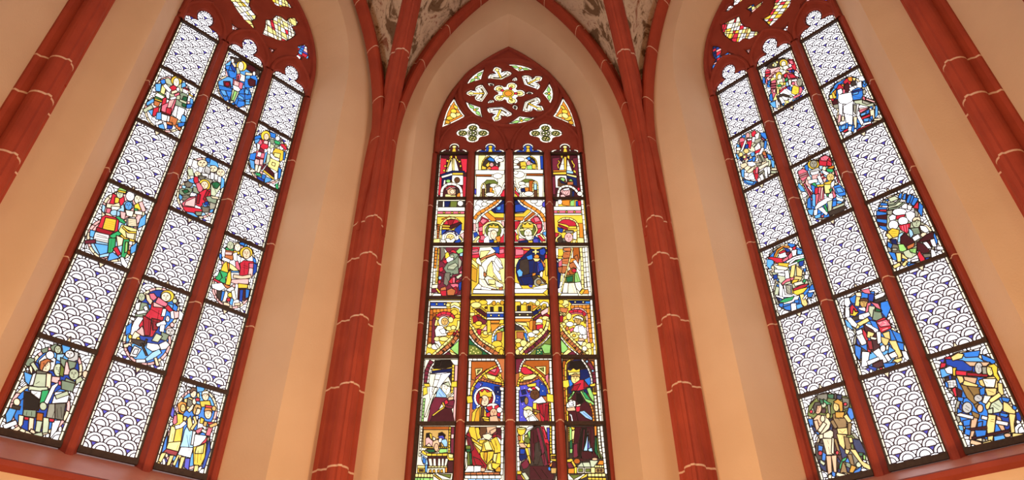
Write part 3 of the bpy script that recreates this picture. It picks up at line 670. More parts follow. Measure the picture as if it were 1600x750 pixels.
draw(('L', 0, 3), (110, 275, 5), 'figures in red tunic and green hose greeting each other in a medallion, left window', '''
r P 330 140 365 160 415 165 420 210 390 235 300 230 320 180; y P 350 170 380 175 372 215 345 210; h H 385 145 28 32; u P 370 105 400 92 435 110 430 140 385 122; y S 12 368 118 432 132; W H 465 160 34 38; c H 530 185 34 40; y P 500 230 530 215 562 240 545 265 500 262; e S 14 495 262 525 268;
a P 415 215 440 195 480 205 490 245 460 270 425 260; i H 452 235 30 34; s S 30 280 232 335 240 385 225; c P 320 240 375 245 390 250 345 275 322 270; p P 285 255 315 260 305 295 275 300; s S 28 270 305 330 315; a E 340 290 32 24; a P 365 275 385 285 380 330 360 335; e P 355 325 375 318 430 355 420 375 370 350;
r P 245 325 275 310 350 330 375 350 365 430 320 450 200 425 230 370; y P 275 330 355 345 340 430 250 415; R P 205 405 330 440 300 470 200 430; g P 190 440 300 465 295 525 180 500; k D 4 195 470 290 490; k D 4 200 455 285 480; k D 4 190 490 290 510; 
s P 420 350 500 295 515 315 450 370; P P 390 280 430 290 420 340 395 330; c P 430 270 490 280 480 320 440 310; g P 440 330 500 325 515 400 440 385; C P 450 335 510 340 515 395 450 390; l P 400 385 515 420 500 515 420 500 370 450; C P 430 420 500 450 490 500 440 480; y S 12 405 400 450 440 515 445; y S 14 370 440 420 490 500 510;
e P 305 470 370 435 395 455 330 490; e P 300 490 350 490 345 550 320 605 292 605; e P 415 500 455 500 450 580 420 640 395 640; u P 430 520 445 520 440 590 425 600; a S 22 305 615 225 628; W P 390 640 410 640 445 700 430 718 400 690; r P 335 570 360 555 390 610 370 625; m S 26 195 512 110 520; O E 455 600 14 18; i P 185 530 290 545 285 600 230 615; i P 305 610 330 600 380 640 290 665; C P 360 470 410 490 400 540 370 550; i P 545 340 590 300 580 380 525 410; i P 155 425 190 435 175 480 150 470; i P 470 560 520 520 505 590 470 610; P S 30 545 205 575 280; a P 250 225 270 240 260 290 245 270; c S 26 500 285 560 295;
Y D 3 275 350 345 365; Y D 3 270 365 345 382; Y D 3 265 380 340 398; Y D 3 262 395 338 412; k D 2 320 500 310 590; k D 2 435 510 415 620; k D 2 440 345 510 355; k D 2 445 360 512 370; k D 2 448 372 512 386''')
draw(('L', 1, 2), (255, 225, 6), 'red-robed man kneeling by a stream before sleeping companions in a medallion, left window', '''
W P 245 140 275 150 260 210 225 200; g P 280 150 330 170 335 215 300 235 265 210; i P 395 135 450 120 510 190 515 225 450 200 410 190; b P 395 138 440 128 430 180 405 165; C H 365 185 48 36; C H 467 235 42 32; C H 537 272 40 36; G P 400 205 440 235 430 285 385 260; h P 222 240 270 235 285 300 240 300; C H 320 285 30 28; W P 335 215 370 225 355 270 330 260; W P 445 270 475 280 470 330 445 330; g P 480 280 520 300 510 340 480 335; W P 515 310 545 310 530 375 510 370;
g P 360 275 420 285 415 330 370 310; d P 330 300 400 310 395 340 345 335; D P 390 320 460 345 440 380 400 360; i P 545 310 570 340 565 400 535 425; h P 450 375 480 350 535 370 530 420 480 490 445 480; E P 455 370 500 360 530 380 500 420 470 410; 
d P 200 370 250 345 280 360 260 400 210 410; q P 150 430 200 410 270 420 260 470 190 480 150 470; d P 160 490 220 480 250 500 200 535 165 520; E P 180 440 220 430 240 450 200 465; q P 280 400 330 420 330 470 280 450; i P 230 340 290 320 285 370 250 360; a P 180 390 210 400 200 420 175 410; W P 260 460 310 470 290 490 250 490; i P 150 470 180 500 160 530 145 500;
y E 385 385 56 50 30; s H 385 388 36 38; r P 290 310 322 312 330 370 300 380 285 345; p P 305 375 335 365 370 420 350 460 325 440; r P 340 460 390 430 440 435 440 480 400 540 345 590 300 570 320 510; p P 175 560 240 510 325 490 310 560 270 600 190 590; P P 210 545 300 505 290 590 200 575; r P 180 590 280 600 370 620 350 640 250 655 200 625; R P 320 470 345 480 330 560 310 555; R P 410 440 430 450 390 530 375 520;
q P 400 500 450 490 500 520 490 560 420 545; i P 370 560 420 555 430 580 380 590; B P 390 545 420 545 415 575 385 570; D P 440 550 490 570 470 620 430 610; d P 360 590 430 600 420 640 370 640; i P 440 620 470 615 460 640 435 645; C P 440 490 510 500 520 520 460 510; i P 210 640 280 650 330 690 260 680; q P 300 640 360 640 350 670 310 670;
k D 3 190 440 240 450; k D 3 170 500 220 505; k D 3 465 390 500 470; k D 3 480 380 490 460; k D 3 395 240 430 250; k D 3 393 255 428 265''')
draw(('L', 2, 3), (310, 360, 5.5556), 'haloed man in red healing a crouching man in yellow and green, left window', '''
i P 350 105 400 100 430 125 400 145 360 125; b P 355 110 400 108 395 135 360 122; h H 275 135 30 40; c H 338 150 28 34; e S 18 235 155 270 180 305 170; z P 235 175 300 185 320 200 290 260 225 240 225 200; P P 230 190 290 195 285 215 230 210; W P 205 150 230 170 222 230 200 230; W S 26 205 245 270 270; y P 305 180 355 190 350 210 310 200;
y E 412 195 56 50; s H 415 205 34 46; W P 300 205 330 195 345 235 330 270 305 255; W P 335 215 365 240 355 285 335 270; p P 320 275 340 270 360 340 340 355 325 330; r P 390 265 480 275 475 310 435 400 355 390 365 330 360 290; p P 440 290 478 290 470 370 440 390; P P 440 330 475 335 470 400 430 400; s S 28 455 398 380 412 300 398; P P 290 430 430 425 430 465 320 465 280 450; i S 10 280 360 350 362; 
y P 215 295 240 275 265 290 270 340 250 365 205 365 195 345; o P 250 285 268 290 270 330 258 350; l P 270 290 300 310 345 350 300 350 270 330; e P 180 350 270 380 240 450 200 465 140 430; e P 142 430 180 350 200 410 170 445; g P 235 410 265 390 272 430 240 465; W P 150 370 180 350 160 395 125 400; y P 255 375 275 350 280 430 270 475 235 470; r S 16 130 425 210 470 285 510 ; z P 210 465 290 495 285 520 220 490;
W P 115 470 200 460 230 500 180 525 120 500; g P 235 520 310 480 315 500 290 540; c P 215 545 245 530 255 560 230 620 205 620; y E 275 562 24 22; c P 285 530 310 520 325 600 300 610; s S 24 215 635 270 650; s S 22 310 645 360 640; y P 345 465 425 475 420 500 345 500; M P 345 510 440 515 430 590 400 610 340 600; B P 360 520 385 520 375 620 355 610; b P 410 515 440 520 430 580 408 590; K P 160 525 205 530 190 610 160 570; b P 205 530 225 535 205 610 192 610; i P 270 590 300 600 290 650 270 640; r P 245 595 275 590 270 615 245 615; P P 290 480 315 470 310 500; b P 182 200 200 215 195 260 180 235; B P 480 290 505 290 500 360 470 395; b P 470 230 495 260 495 290 475 270;
k D 3 385 300 430 320; k D 3 380 320 430 335; k D 3 400 280 395 380; k D 2 310 215 325 255; k D 2 200 380 215 430; k D 2 180 430 240 400''')
draw(('L', 0, 1), (205, 100, 6.25), 'haloed man in red led away by men in green and white, left window', '''
b P 285 165 330 150 330 190 295 200; i P 235 200 290 195 280 270 240 265; h P 330 150 360 140 410 190 390 215 340 190; l P 300 210 335 225 320 300 285 280; u P 240 310 270 280 330 320 300 380 220 350; y S 12 225 345 300 370; e S 12 235 320 310 350; c P 230 310 255 285 320 325 310 345; 
y E 440 165 54 46; c H 438 182 30 44; r P 375 230 410 210 440 230 445 280 390 290; W S 32 320 205 380 270; W P 340 270 370 285 365 340 340 330; s S 26 390 285 450 265; W S 24 380 345 440 330; g P 330 350 375 355 360 405 335 400; W E 455 250 16 20; p P 420 300 470 280 460 330 430 320;
r P 310 340 340 330 335 400 300 480 280 470; p P 300 410 440 340 410 430 380 510 290 480; P P 370 360 420 350 390 420 350 440; r P 345 430 390 440 380 510 335 495; R S 8 285 465 380 505; 
W H 528 265 28 30; r S 8 505 235 560 260; q P 475 290 510 285 550 310 545 360 470 340; E P 510 320 545 330 530 380 490 370; q P 440 350 540 390 525 440 430 400; E P 500 375 540 390 525 425 495 410; h P 445 315 475 310 470 350 440 345; h S 20 470 355 540 385; W P 560 310 585 320 575 370 550 360; y S 10 560 300 600 320;
g P 430 410 460 420 440 530 395 495; W P 460 420 520 445 500 520 470 550 440 530; z P 380 510 450 540 430 600 370 590; z S 26 430 600 480 645; z S 22 400 590 340 575; W P 290 490 350 510 340 560 295 550; r P 215 440 270 420 260 470 225 515 205 500; h S 36 205 415 120 465; W P 235 575 290 555 300 575 240 600; W P 310 575 335 570 350 620 330 640; W S 26 200 530 260 560; i P 250 480 290 475 290 545 240 540; i P 150 380 215 340 220 370 150 410; i P 165 460 210 450 200 510; i P 500 500 530 520 525 580 480 560; b P 455 580 520 575 510 605 460 615; i P 265 600 310 590 325 640 270 625; B P 350 600 400 610 390 635 350 635; b P 540 400 600 390 580 430 540 435; i P 575 340 600 350 600 390 575 390; i P 495 190 525 185 530 220 490 235; z P 225 360 280 380 260 420 220 400;
k D 3 420 440 410 500; k D 3 470 450 465 530; k D 3 490 460 485 530; k D 2 390 380 365 490; k D 3 400 540 390 590''')
draw(('L', 1, 0), (325, 75, 6.818), 'crucified figure with raised arms on deep blue in the topmost medallion, left window', '''
K P 240 95 300 110 400 130 520 230 550 250 540 300 470 270 330 170 250 150; M P 410 190 470 180 510 240 480 260 420 230; i P 185 180 240 140 250 200 220 230; b P 185 200 230 190 240 320 215 300; b P 240 180 300 220 300 310 240 330 215 260; B P 240 165 290 215 280 260 250 220;
i P 110 360 210 310 260 330 270 400 220 430 110 410; b P 110 400 190 420 250 440 240 560 190 580 130 490; i P 130 450 180 460 200 510 170 520; b P 190 460 250 470 225 560; m P 165 360 230 360 240 410 200 420 170 400; R E 203 387 26 24;
b P 385 330 410 290 500 290 525 340 510 400 440 430 390 420; i P 400 300 450 295 440 330 400 330; M P 425 350 450 325 500 350 500 400 450 410 430 385; b P 360 440 430 430 460 510 440 590 330 635 280 600 320 480; i P 320 500 370 530 380 560 320 530; i P 390 560 440 550 440 600 390 605; b P 290 540 320 550 300 610 280 590; i P 400 440 430 460 420 500 390 480;
W S 26 258 120 262 160; s S 24 262 160 290 205; W E 488 275 14 24; s S 26 470 285 395 275; y E 355 195 56 54 30; c H 348 198 30 50 ; c P 305 220 325 270 390 300 385 360 340 350 320 290; h P 300 215 320 215 340 270 310 290; p P 305 290 330 280 345 300 325 350 300 340; r S 8 320 300 315 340; p P 270 335 370 380 355 440 262 400; P P 280 350 330 370 320 410 275 395; W P 265 400 320 420 340 450 310 470 270 440; h P 260 445 325 475 280 575 240 560; u P 280 460 305 470 270 560 250 555; c S 20 265 575 235 580; W S 20 215 575 195 568;
n L 120 450 250 440; n L 210 310 270 400; n L 150 500 240 530; n L 320 490 460 500; n L 380 430 400 620; n L 300 560 450 580; n L 190 230 300 260; n L 400 330 520 340; n L 390 380 440 430; k D 3 345 215 350 235; k D 3 275 470 262 550; k D 3 300 360 330 390''')
draw(('L', 2, 1), (375, 185, 6.25), 'haloed man in pink beside a man in gold scale armour in a medallion, left window', '''
b P 145 180 200 165 215 190 160 225 140 215; i P 140 215 190 200 180 240 150 250; b P 290 140 345 155 340 195 295 180; y E 248 172 46 50; s H 255 182 26 34; r P 200 210 275 225 270 290 230 320 190 290; p P 170 250 200 205 215 240 195 270; P P 235 220 270 225 265 255 230 245; W P 165 245 190 260 185 310 170 300; W S 28 260 310 215 340; p P 160 320 240 340 220 470 130 440; W P 175 335 205 340 195 375 168 370; P P 150 400 185 410 180 460 135 440; P P 195 400 225 405 215 455 190 450; r S 8 150 385 230 400; m P 195 290 235 320 225 340 185 315;
q P 290 205 330 210 340 240 300 255; e P 335 215 390 235 380 260 340 245; W H 365 198 22 22; h P 300 250 335 270 320 310 290 290; q P 345 255 380 270 350 290 335 275; W H 405 285 22 26; r P 395 255 430 255 455 300 440 310 400 270; o P 425 250 450 260 455 285; 
y P 320 330 345 295 420 320 420 400 395 420 330 390; l P 335 340 390 350 380 390 330 370; W S 26 295 350 330 395 380 410; W P 305 300 325 290 315 330 295 340; l P 290 390 385 430 360 520 270 470; y L 290 420 380 455; y L 280 445 370 485; y L 320 400 300 480; y L 350 415 330 500; M P 260 465 330 540 320 580 235 505; y S 16 225 510 280 555 330 595; h P 265 350 290 360 285 420 250 455; c S 22 95 515 150 515; c P 150 455 175 460 165 520 145 515; c P 185 465 205 470 185 530 165 525; e P 140 535 190 540 205 565 165 560; B P 160 570 230 590 225 635 180 610; i P 240 570 310 600 280 620 240 630; b P 215 550 250 560 235 595 210 590; g P 335 540 365 530 360 600 335 600; e P 345 645 365 640 370 690 350 700; b P 375 480 400 500 390 580 370 590; b P 425 325 440 340 435 400 420 410; b P 100 350 155 340 140 410 90 400; i P 90 405 135 420 140 500 105 480; W S 24 290 640 340 680; i P 245 340 265 330 240 430 225 440; m S 14 205 500 245 450; P S 20 215 540 195 520;
k D 3 270 480 310 560; k D 2 185 345 165 440; k D 2 345 350 375 360; k D 2 340 365 370 378''')
draw(('R', 0, 5), (1240, 595, 4.839), 'pale man and golden woman under a leafy tree in a dark medallion, right window', '''
U P 120 190 180 130 300 100 420 130 460 200 380 230 250 300 170 290 110 260; d P 180 110 260 100 250 150 190 150; d P 370 130 420 140 420 200 385 215; E P 260 105 310 105 300 135 265 130; K P 310 100 360 110 350 140 310 135; e S 22 222 148 260 175 285 185; h E 230 185 20 20; h P 150 200 165 220 150 250 130 240; E P 200 140 225 150 225 175 205 170; r E 135 235 13 13; r E 393 178 14 13; b P 420 205 445 215 458 280 435 300 410 240; n P 330 110 365 110 360 140 330 140; b P 112 292 145 292 150 340 130 350; n P 140 340 180 370 200 410 160 395; b P 165 385 195 395 190 410; D S 14 268 180 275 260 ; M P 215 215 245 215 240 245 215 240;
M P 300 360 330 370 345 520 380 640 300 520; T S 18 315 440 350 560 ; K P 170 470 230 480 290 700 220 680 170 560; b P 190 490 222 500 215 545 190 530; b P 222 540 248 560 240 605 218 600; b P 400 585 430 600 425 620 395 615; n P 190 600 240 610 250 690 210 660; e P 352 640 372 595 402 578 398 595 370 620 362 670 350 665; r E 204 548 17 18; r E 332 545 14 16; r P 505 525 535 525 535 545 505 548; r E 480 460 14 20; e P 460 485 480 475 478 510 462 515; b P 500 450 530 490 520 510 500 490; n P 440 440 500 450 545 540 540 600 480 540; E P 495 545 530 550 520 570 495 565; h P 205 600 240 625 230 640 205 620; K P 280 580 340 620 330 700 290 690; T P 375 615 440 715 380 690 355 700; b P 455 690 515 650 510 680 465 712; h E 495 635 22 22; q P 400 620 440 630 430 660 400 650; b P 292 685 318 690 316 725 295 718; n P 400 650 450 680 440 700 410 690; u P 530 560 545 570 545 600 530 590;
S H 185 208 30 46; K P 152 195 165 168 200 165 205 182 178 185 168 235 158 225; S P 155 290 185 260 240 270 260 300 240 350 215 400 190 390 175 350; C P 215 265 245 265 280 320 270 360 225 400 205 400 240 330; S S 26 168 300 190 380 ; C S 28 195 385 240 320; C E 222 288 18 26; C P 230 400 280 375 300 390 298 435 230 430; C S 28 212 440 210 405; C P 222 440 300 440 305 555 255 560; C P 295 430 305 440 305 555 290 545; S P 250 570 285 570 290 690 265 710; S P 290 570 325 565 325 690 310 690; C S 24 275 740 280 712; C S 24 325 705 400 725; 
f H 325 195 24 38; Y P 308 160 335 142 370 165 372 235 355 235 345 180 318 168; T P 300 255 375 235 400 270 400 350 340 362 315 320 305 290; Y P 320 240 385 240 375 280 320 280; f S 28 390 260 430 315; T P 415 320 440 325 430 410 412 410; T S 24 290 300 325 360; f E 262 265 16 22; f P 332 365 405 358 410 405 340 400; f P 330 405 400 415 385 520 350 480; T P 385 425 440 440 430 500 440 520 400 525; f P 395 520 425 530 410 555 395 545; T P 410 560 440 560 460 640 435 630; Y P 440 640 475 655 450 695 425 690; f P 430 520 470 525 520 610 590 650 585 675 530 650; f S 22 430 430 440 470;
x D 3 320 270 350 300; x D 3 350 275 385 285; x D 3 345 372 370 395 395 370; x D 2 258 450 268 480; x D 3 265 500 275 550; x D 3 185 310 205 330; x D 3 185 320 200 345; x D 2 375 410 365 440''')
draw(('R', 1, 4), (1300, 435, 4.6875), 'man swinging a club at a fallen man beside an altar fire, right window', '''
b P 195 110 310 100 310 170 240 200 150 180 130 150; B P 270 110 310 120 300 170 270 160; p P 215 90 270 78 282 112 245 108; g P 315 130 360 110 410 95 370 140 320 155; K P 310 165 400 130 405 150 320 182; K S 10 350 175 360 230; K S 10 385 165 395 220; b P 360 180 420 165 430 220 400 290 360 240; 
W P 95 150 125 145 135 185 115 215 95 190; W S 30 115 210 115 290; s P 175 110 210 105 215 130 185 135; f S 30 195 135 185 205; t H 235 180 30 36; x P 205 165 215 150 260 150 268 170 235 162; W P 195 220 240 215 255 245 210 230; p P 262 185 285 180 270 250 248 250; p P 285 175 340 190 365 240 340 230 310 195; h P 275 205 315 210 305 290 270 270; q P 310 235 355 240 370 290 330 310 300 300; E P 325 220 360 235 350 245 320 240;
y P 130 225 150 205 160 230 170 250 195 250 170 275 140 270; r P 135 215 150 195 190 240 175 240 160 215 150 260 140 255; K P 150 290 200 275 205 300 160 310; g P 200 270 270 250 280 270 230 300 200 300; f S 28 270 300 180 350; f E 182 355 22 16; 
r P 320 320 380 290 420 310 435 365 360 400 345 360; p P 330 325 400 305 430 345 360 355; f P 375 405 420 390 430 460 400 450; f P 420 460 470 460 515 570 490 585; f P 360 430 420 450 400 500 370 470; f P 450 600 510 585 515 600 480 620; W P 515 535 545 540 565 590 555 600 530 580; W P 420 560 460 540 480 570 440 585; c P 400 495 420 490 415 520 400 525; 
W P 110 290 140 290 185 340 175 360 140 340; W P 250 335 300 350 340 380 330 400 290 380 250 360; g P 185 385 230 365 260 430 250 480 220 490 180 420; W P 180 390 215 375 225 400 190 415; M P 235 340 300 380 345 450 350 510 300 540 270 510 290 450 240 370; r P 225 370 250 400 280 500 285 545 265 540 260 470 230 410; f P 265 390 310 405 290 440 260 430; c P 285 430 330 440 320 450 290 445; W P 330 395 355 395 360 470 340 480; W E 375 515 20 26; K P 180 480 260 540 285 550 260 555 200 510; W P 225 540 275 545 260 640 220 650; W P 305 540 345 515 405 610 380 620; W P 260 610 340 580 350 595 270 635; W S 24 395 560 425 605; M P 300 630 370 600 380 640 310 665; b P 380 625 470 620 440 660 390 655; B P 270 640 330 660 320 680 270 655; r P 350 660 370 655 365 672; b P 170 490 215 510 205 600 175 560; i P 95 300 130 330 160 380 110 350; b P 440 380 500 410 520 470 480 460; b P 480 470 525 480 525 530 500 520; i P 420 500 460 530 415 550; b P 280 310 320 320 345 375 300 350; R P 260 460 290 460 300 520 275 520;
x D 3 195 270 200 300; x D 3 225 270 240 290; k D 2 200 400 210 440; k D 2 195 395 225 390; k D 2 240 560 235 640; k D 2 330 540 370 600; P D 5 345 335 365 320; P D 5 380 320 400 330; P D 5 370 345 400 340; P D 5 370 380 410 365; k D 2 370 500 385 520''')
draw(('R', 2, 5), (1445, 525, 4.054), 'golden nude woman and grey man under a red sword, blue medallion, right window', '''
r P 130 140 170 130 175 150 140 165; r P 105 175 135 175 130 195 100 205; B P 135 150 240 160 300 185 300 220 220 225 180 195 140 180; b P 240 110 350 95 340 130 260 135; b P 360 120 450 160 440 180 370 150; i P 100 215 130 210 180 240 110 265; f P 170 135 210 112 245 118 235 140 180 155; W P 130 210 160 195 185 205 175 240 145 235; y P 180 205 198 205 195 255 182 250; r P 200 222 400 242 400 262 200 245; R P 270 236 400 245 398 258 270 250;
g P 140 285 195 280 205 325 145 330; K P 130 270 150 265 150 280 135 285; K P 175 255 200 260 190 275 175 272; b P 130 290 145 300 150 330 135 320; r P 177 340 195 325 215 375 195 385; M P 200 330 235 350 230 390 210 385; b P 210 390 245 395 240 415 215 410;
S P 255 165 410 170 400 190 290 190; G H 343 205 26 38; D P 365 200 400 200 395 240 370 240; S P 250 260 330 270 320 305 260 300; f P 205 255 240 260 250 290 225 300; f S 26 245 295 335 325; T P 265 320 350 330 355 370 310 400 285 370; T P 230 310 265 320 340 430 325 440 270 390; f H 416 215 24 40; y P 400 190 440 180 460 200 458 240 475 270 465 300 445 280 435 230 425 200; f P 345 285 400 265 440 260 470 300 460 330 385 325 355 310; c P 370 275 450 275 440 325 390 322; f P 385 335 455 335 450 375 400 380; f P 465 300 490 305 500 370 470 380; f S 28 480 370 430 405 400 420; f E 405 445 20 30; c P 380 380 420 385 390 430 368 420; 
G E 270 455 32 36; G E 340 395 28 24; h P 425 430 470 405 500 450 480 480 430 490 405 480; h P 400 470 430 460 430 490 405 490; T S 28 325 430 355 480; S E 352 460 20 26; T P 300 480 345 500 340 525 310 520; S P 300 520 335 525 320 590 300 660 285 655; S S 24 290 670 360 690; f P 405 500 450 505 440 600 428 670 405 665 395 570; f P 500 420 525 430 575 480 570 500 500 475; f P 535 495 575 500 565 560 570 610 550 615; f S 26 555 630 628 635; f S 26 425 675 370 690; S P 460 510 480 520 510 600 495 610 460 550; S E 525 630 24 14;
g S 20 205 495 310 520; g S 20 360 515 400 525; g S 22 450 545 530 560; i P 215 570 240 570 245 600 225 595; b P 245 540 290 530 285 565 250 570; b P 340 550 365 545 360 590 335 590; b P 350 340 380 325 380 370 355 375; b P 490 390 540 400 530 420 495 410; b P 480 490 530 500 520 515 480 505; B P 580 490 610 480 610 540 585 530; M S 14 250 600 395 580; M S 14 300 650 540 600; b P 320 600 390 600 385 630 330 640; i P 440 640 500 630 515 660 445 680; b P 260 590 290 600 285 630 255 620; b P 560 440 585 455 575 470 560 460; b P 210 460 240 480 210 490;
x D 3 350 270 360 250; x D 3 400 345 440 360; x D 3 380 285 400 300; x D 3 415 540 440 545; x D 3 420 530 440 530; x D 2 265 330 290 350; k D 3 145 295 200 300; k D 3 145 310 203 314; k D 3 160 285 163 328; k D 3 180 285 185 328; k D 3 260 440 285 460; k D 3 255 460 280 475; k D 3 430 440 470 470; k D 3 440 425 480 450; k D 3 330 385 350 400''')
draw(('R', 0, 3), (1180, 360, 5.5556), 'red boat among fish and sleeping bodies in a blue medallion, right window', '''
b P 290 115 350 125 330 150 290 140; b P 360 150 415 170 425 205 370 215; i P 370 170 410 185 400 210 370 205; r P 330 150 355 140 350 165 325 200; o S 14 180 290 172 230 195 175 240 145 300 145; l S 10 192 290 186 235 205 190 245 162; w S 8 200 280 200 240 215 205; i P 105 255 160 260 160 310 130 335 105 310; b P 130 230 165 185 160 250 130 245; W P 205 205 270 190 280 225 215 245; r P 210 195 250 175 270 185 215 205; B P 250 150 300 170 310 200 280 190; m P 270 195 300 190 290 220 275 215; 
r P 105 240 145 235 250 250 240 280 195 285 150 255; p P 240 260 290 225 290 250 250 275; p P 290 225 330 175 330 220 300 255; W P 320 180 360 170 355 215 330 225; y P 205 285 300 290 290 320 220 325 200 310; W S 16 275 280 340 240 430 215; W S 14 300 290 350 250 430 235; e P 340 275 430 240 420 265 350 290; B P 385 275 425 265 415 310 385 310; W S 14 290 310 370 280; 
C S 22 155 310 152 365; W S 28 170 355 265 350; g S 14 110 350 150 340; c P 155 300 290 325 270 345 200 340; W P 260 355 290 350 300 430 270 440; W S 20 200 380 260 390; B P 160 395 190 385 195 420 165 425; b P 185 425 205 425 200 445; b P 300 330 320 320 310 360; f P 320 310 350 300 340 380 330 430 305 400; f P 360 310 410 350 405 400 365 395; f P 340 400 410 410 390 440 330 455; y P 330 430 380 430 350 460 320 465; p P 235 460 275 425 340 410 330 430 270 450 240 475; c P 340 460 420 440 430 460 350 485; r P 335 510 400 480 465 465 440 490 370 520 340 525; y P 335 530 400 510 460 495 420 540 370 562 340 550; y P 310 430 320 540 335 550 330 520;
b P 420 340 445 330 435 370; g P 430 390 470 390 455 430 430 425; e P 425 430 445 430 430 455 415 450; b P 480 490 515 455 520 520 470 530; b P 455 545 510 540 490 580 460 580; W S 16 465 535 520 525; W P 210 450 240 490 235 600 215 580; g P 250 480 320 465 320 560 265 560; D P 270 480 310 480 310 550 280 545; h P 185 490 210 500 200 560 170 560; W S 16 180 570 250 590; W P 245 610 320 580 385 570 370 600 310 630 250 640; e P 205 625 260 595 340 575 320 605 260 625; n P 185 580 215 590 205 620; b P 210 640 245 635 240 670 215 660; b P 245 670 310 650 310 695 270 690; W P 315 640 355 635 360 705 320 705; f P 390 560 420 555 455 640 440 670 410 640; i P 360 650 400 640 425 680 370 695; b P 345 610 380 605 380 630 350 630; W P 460 600 475 600 495 650 475 650; W S 12 420 600 450 560;
k D 2 260 500 300 540; k D 2 275 490 310 520; k D 2 260 530 300 555; k D 2 325 660 350 690; k D 2 340 650 350 680; k D 2 355 505 440 480; x D 2 410 600 435 640; k D 2 250 612 320 590''')
draw(('R', 2, 3), (1350, 280, 5.172), 'cluster of white cloud-like loaves over crouching men in a blue fan medallion, right window', '''
g P 195 160 260 130 330 170 390 210 410 250 340 240 200 250; h P 195 200 230 190 310 190 300 210 200 235; h P 200 160 250 140 280 160 220 185; W P 310 200 360 205 355 240 310 235; q S 12 200 245 270 235 330 190; q S 10 200 215 250 205 295 165; g P 355 210 390 220 380 250 355 245; 
b P 120 230 185 235 180 245 118 250; b P 105 260 185 275 180 290 105 300; b P 105 315 185 330 185 360 110 350; b P 120 375 180 385 190 420 150 405; b P 140 195 190 200 185 215 135 212; b P 160 165 200 170 195 180; r P 130 250 185 250 180 262 130 260; M P 105 300 185 292 185 325 110 318; M P 115 352 185 365 180 380 120 372; b P 290 125 310 115 300 160 280 150; b P 325 125 345 120 335 165 315 165; b P 360 130 385 130 365 195 345 190; M P 345 130 358 130 340 180; b P 405 150 440 160 405 215 385 205; b P 450 190 478 220 470 305 440 260; r P 440 180 440 240 400 232; b P 390 135 405 140 380 200 372 190;
D P 190 260 230 255 225 290 195 285; D P 415 250 440 275 435 305 412 300; W E 290 268 58 30; r P 255 300 330 290 325 320 262 325; W P 340 275 380 262 412 280 410 330 385 350 350 320; W P 205 310 230 290 258 300 255 325 215 335; W E 240 372 40 38; W E 318 340 42 34; r P 285 378 375 360 370 400 350 440 300 410; p D 7 310 380 318 420; p D 7 330 372 338 425; p D 7 350 368 356 420;
h H 425 352 36 44; C P 395 330 410 312 450 310 460 340 430 325 405 345; q P 385 400 440 395 455 440 400 450; W P 455 380 500 385 525 420 500 435 465 410; a P 365 400 390 420 400 450 380 475 368 440; W S 34 400 490 450 460; s E 487 452 28 20; M P 460 490 510 450 560 430 570 480 500 500 440 510; 
y P 195 430 230 400 285 415 280 460 235 475 205 465; f P 180 450 200 440 230 475 205 485; a P 275 510 285 450 310 435 325 450 290 510; M P 300 470 330 440 400 500 410 520 370 560 300 520; n P 220 490 260 490 270 530 230 520; z P 350 545 410 515 400 560 360 575; u P 280 530 320 530 345 570 330 590 290 580; h P 320 590 370 570 430 540 425 610 380 640 340 630; u P 370 570 425 560 420 600 380 590; b P 195 510 230 530 220 560 195 545; b P 200 590 250 600 270 660 240 650; D S 18 230 570 270 570; f P 262 600 300 600 300 665 275 670; f P 310 605 355 645 340 650 310 640; f S 26 240 715 295 685; f S 26 315 700 355 665; 
M P 430 510 520 545 530 590 480 600 435 580; W P 480 515 510 510 545 560 520 560; W P 535 495 570 485 590 545 560 545; M P 510 505 535 500 550 550; W S 26 590 558 650 560; W P 545 570 570 580 590 630 550 640; d P 480 610 540 605 540 630 490 635; r P 435 610 450 580 465 610 490 640 495 680 465 680; b P 350 690 450 680 440 700 360 705; i P 350 680 380 670 370 690; B P 500 640 530 635 520 660 500 660; W P 385 660 440 645 440 660 390 670; b P 570 430 595 500 590 540 565 460; b P 310 645 330 650 315 670;
k D 2 400 420 440 420; k D 2 400 435 445 430; k D 3 380 575 395 620; k D 3 400 570 385 600; k D 2 225 425 265 420; k D 2 220 440 270 440; k D 2 225 455 255 460; k D 2 300 330 330 350; k D 2 230 360 250 380; k D 2 260 260 300 275''')
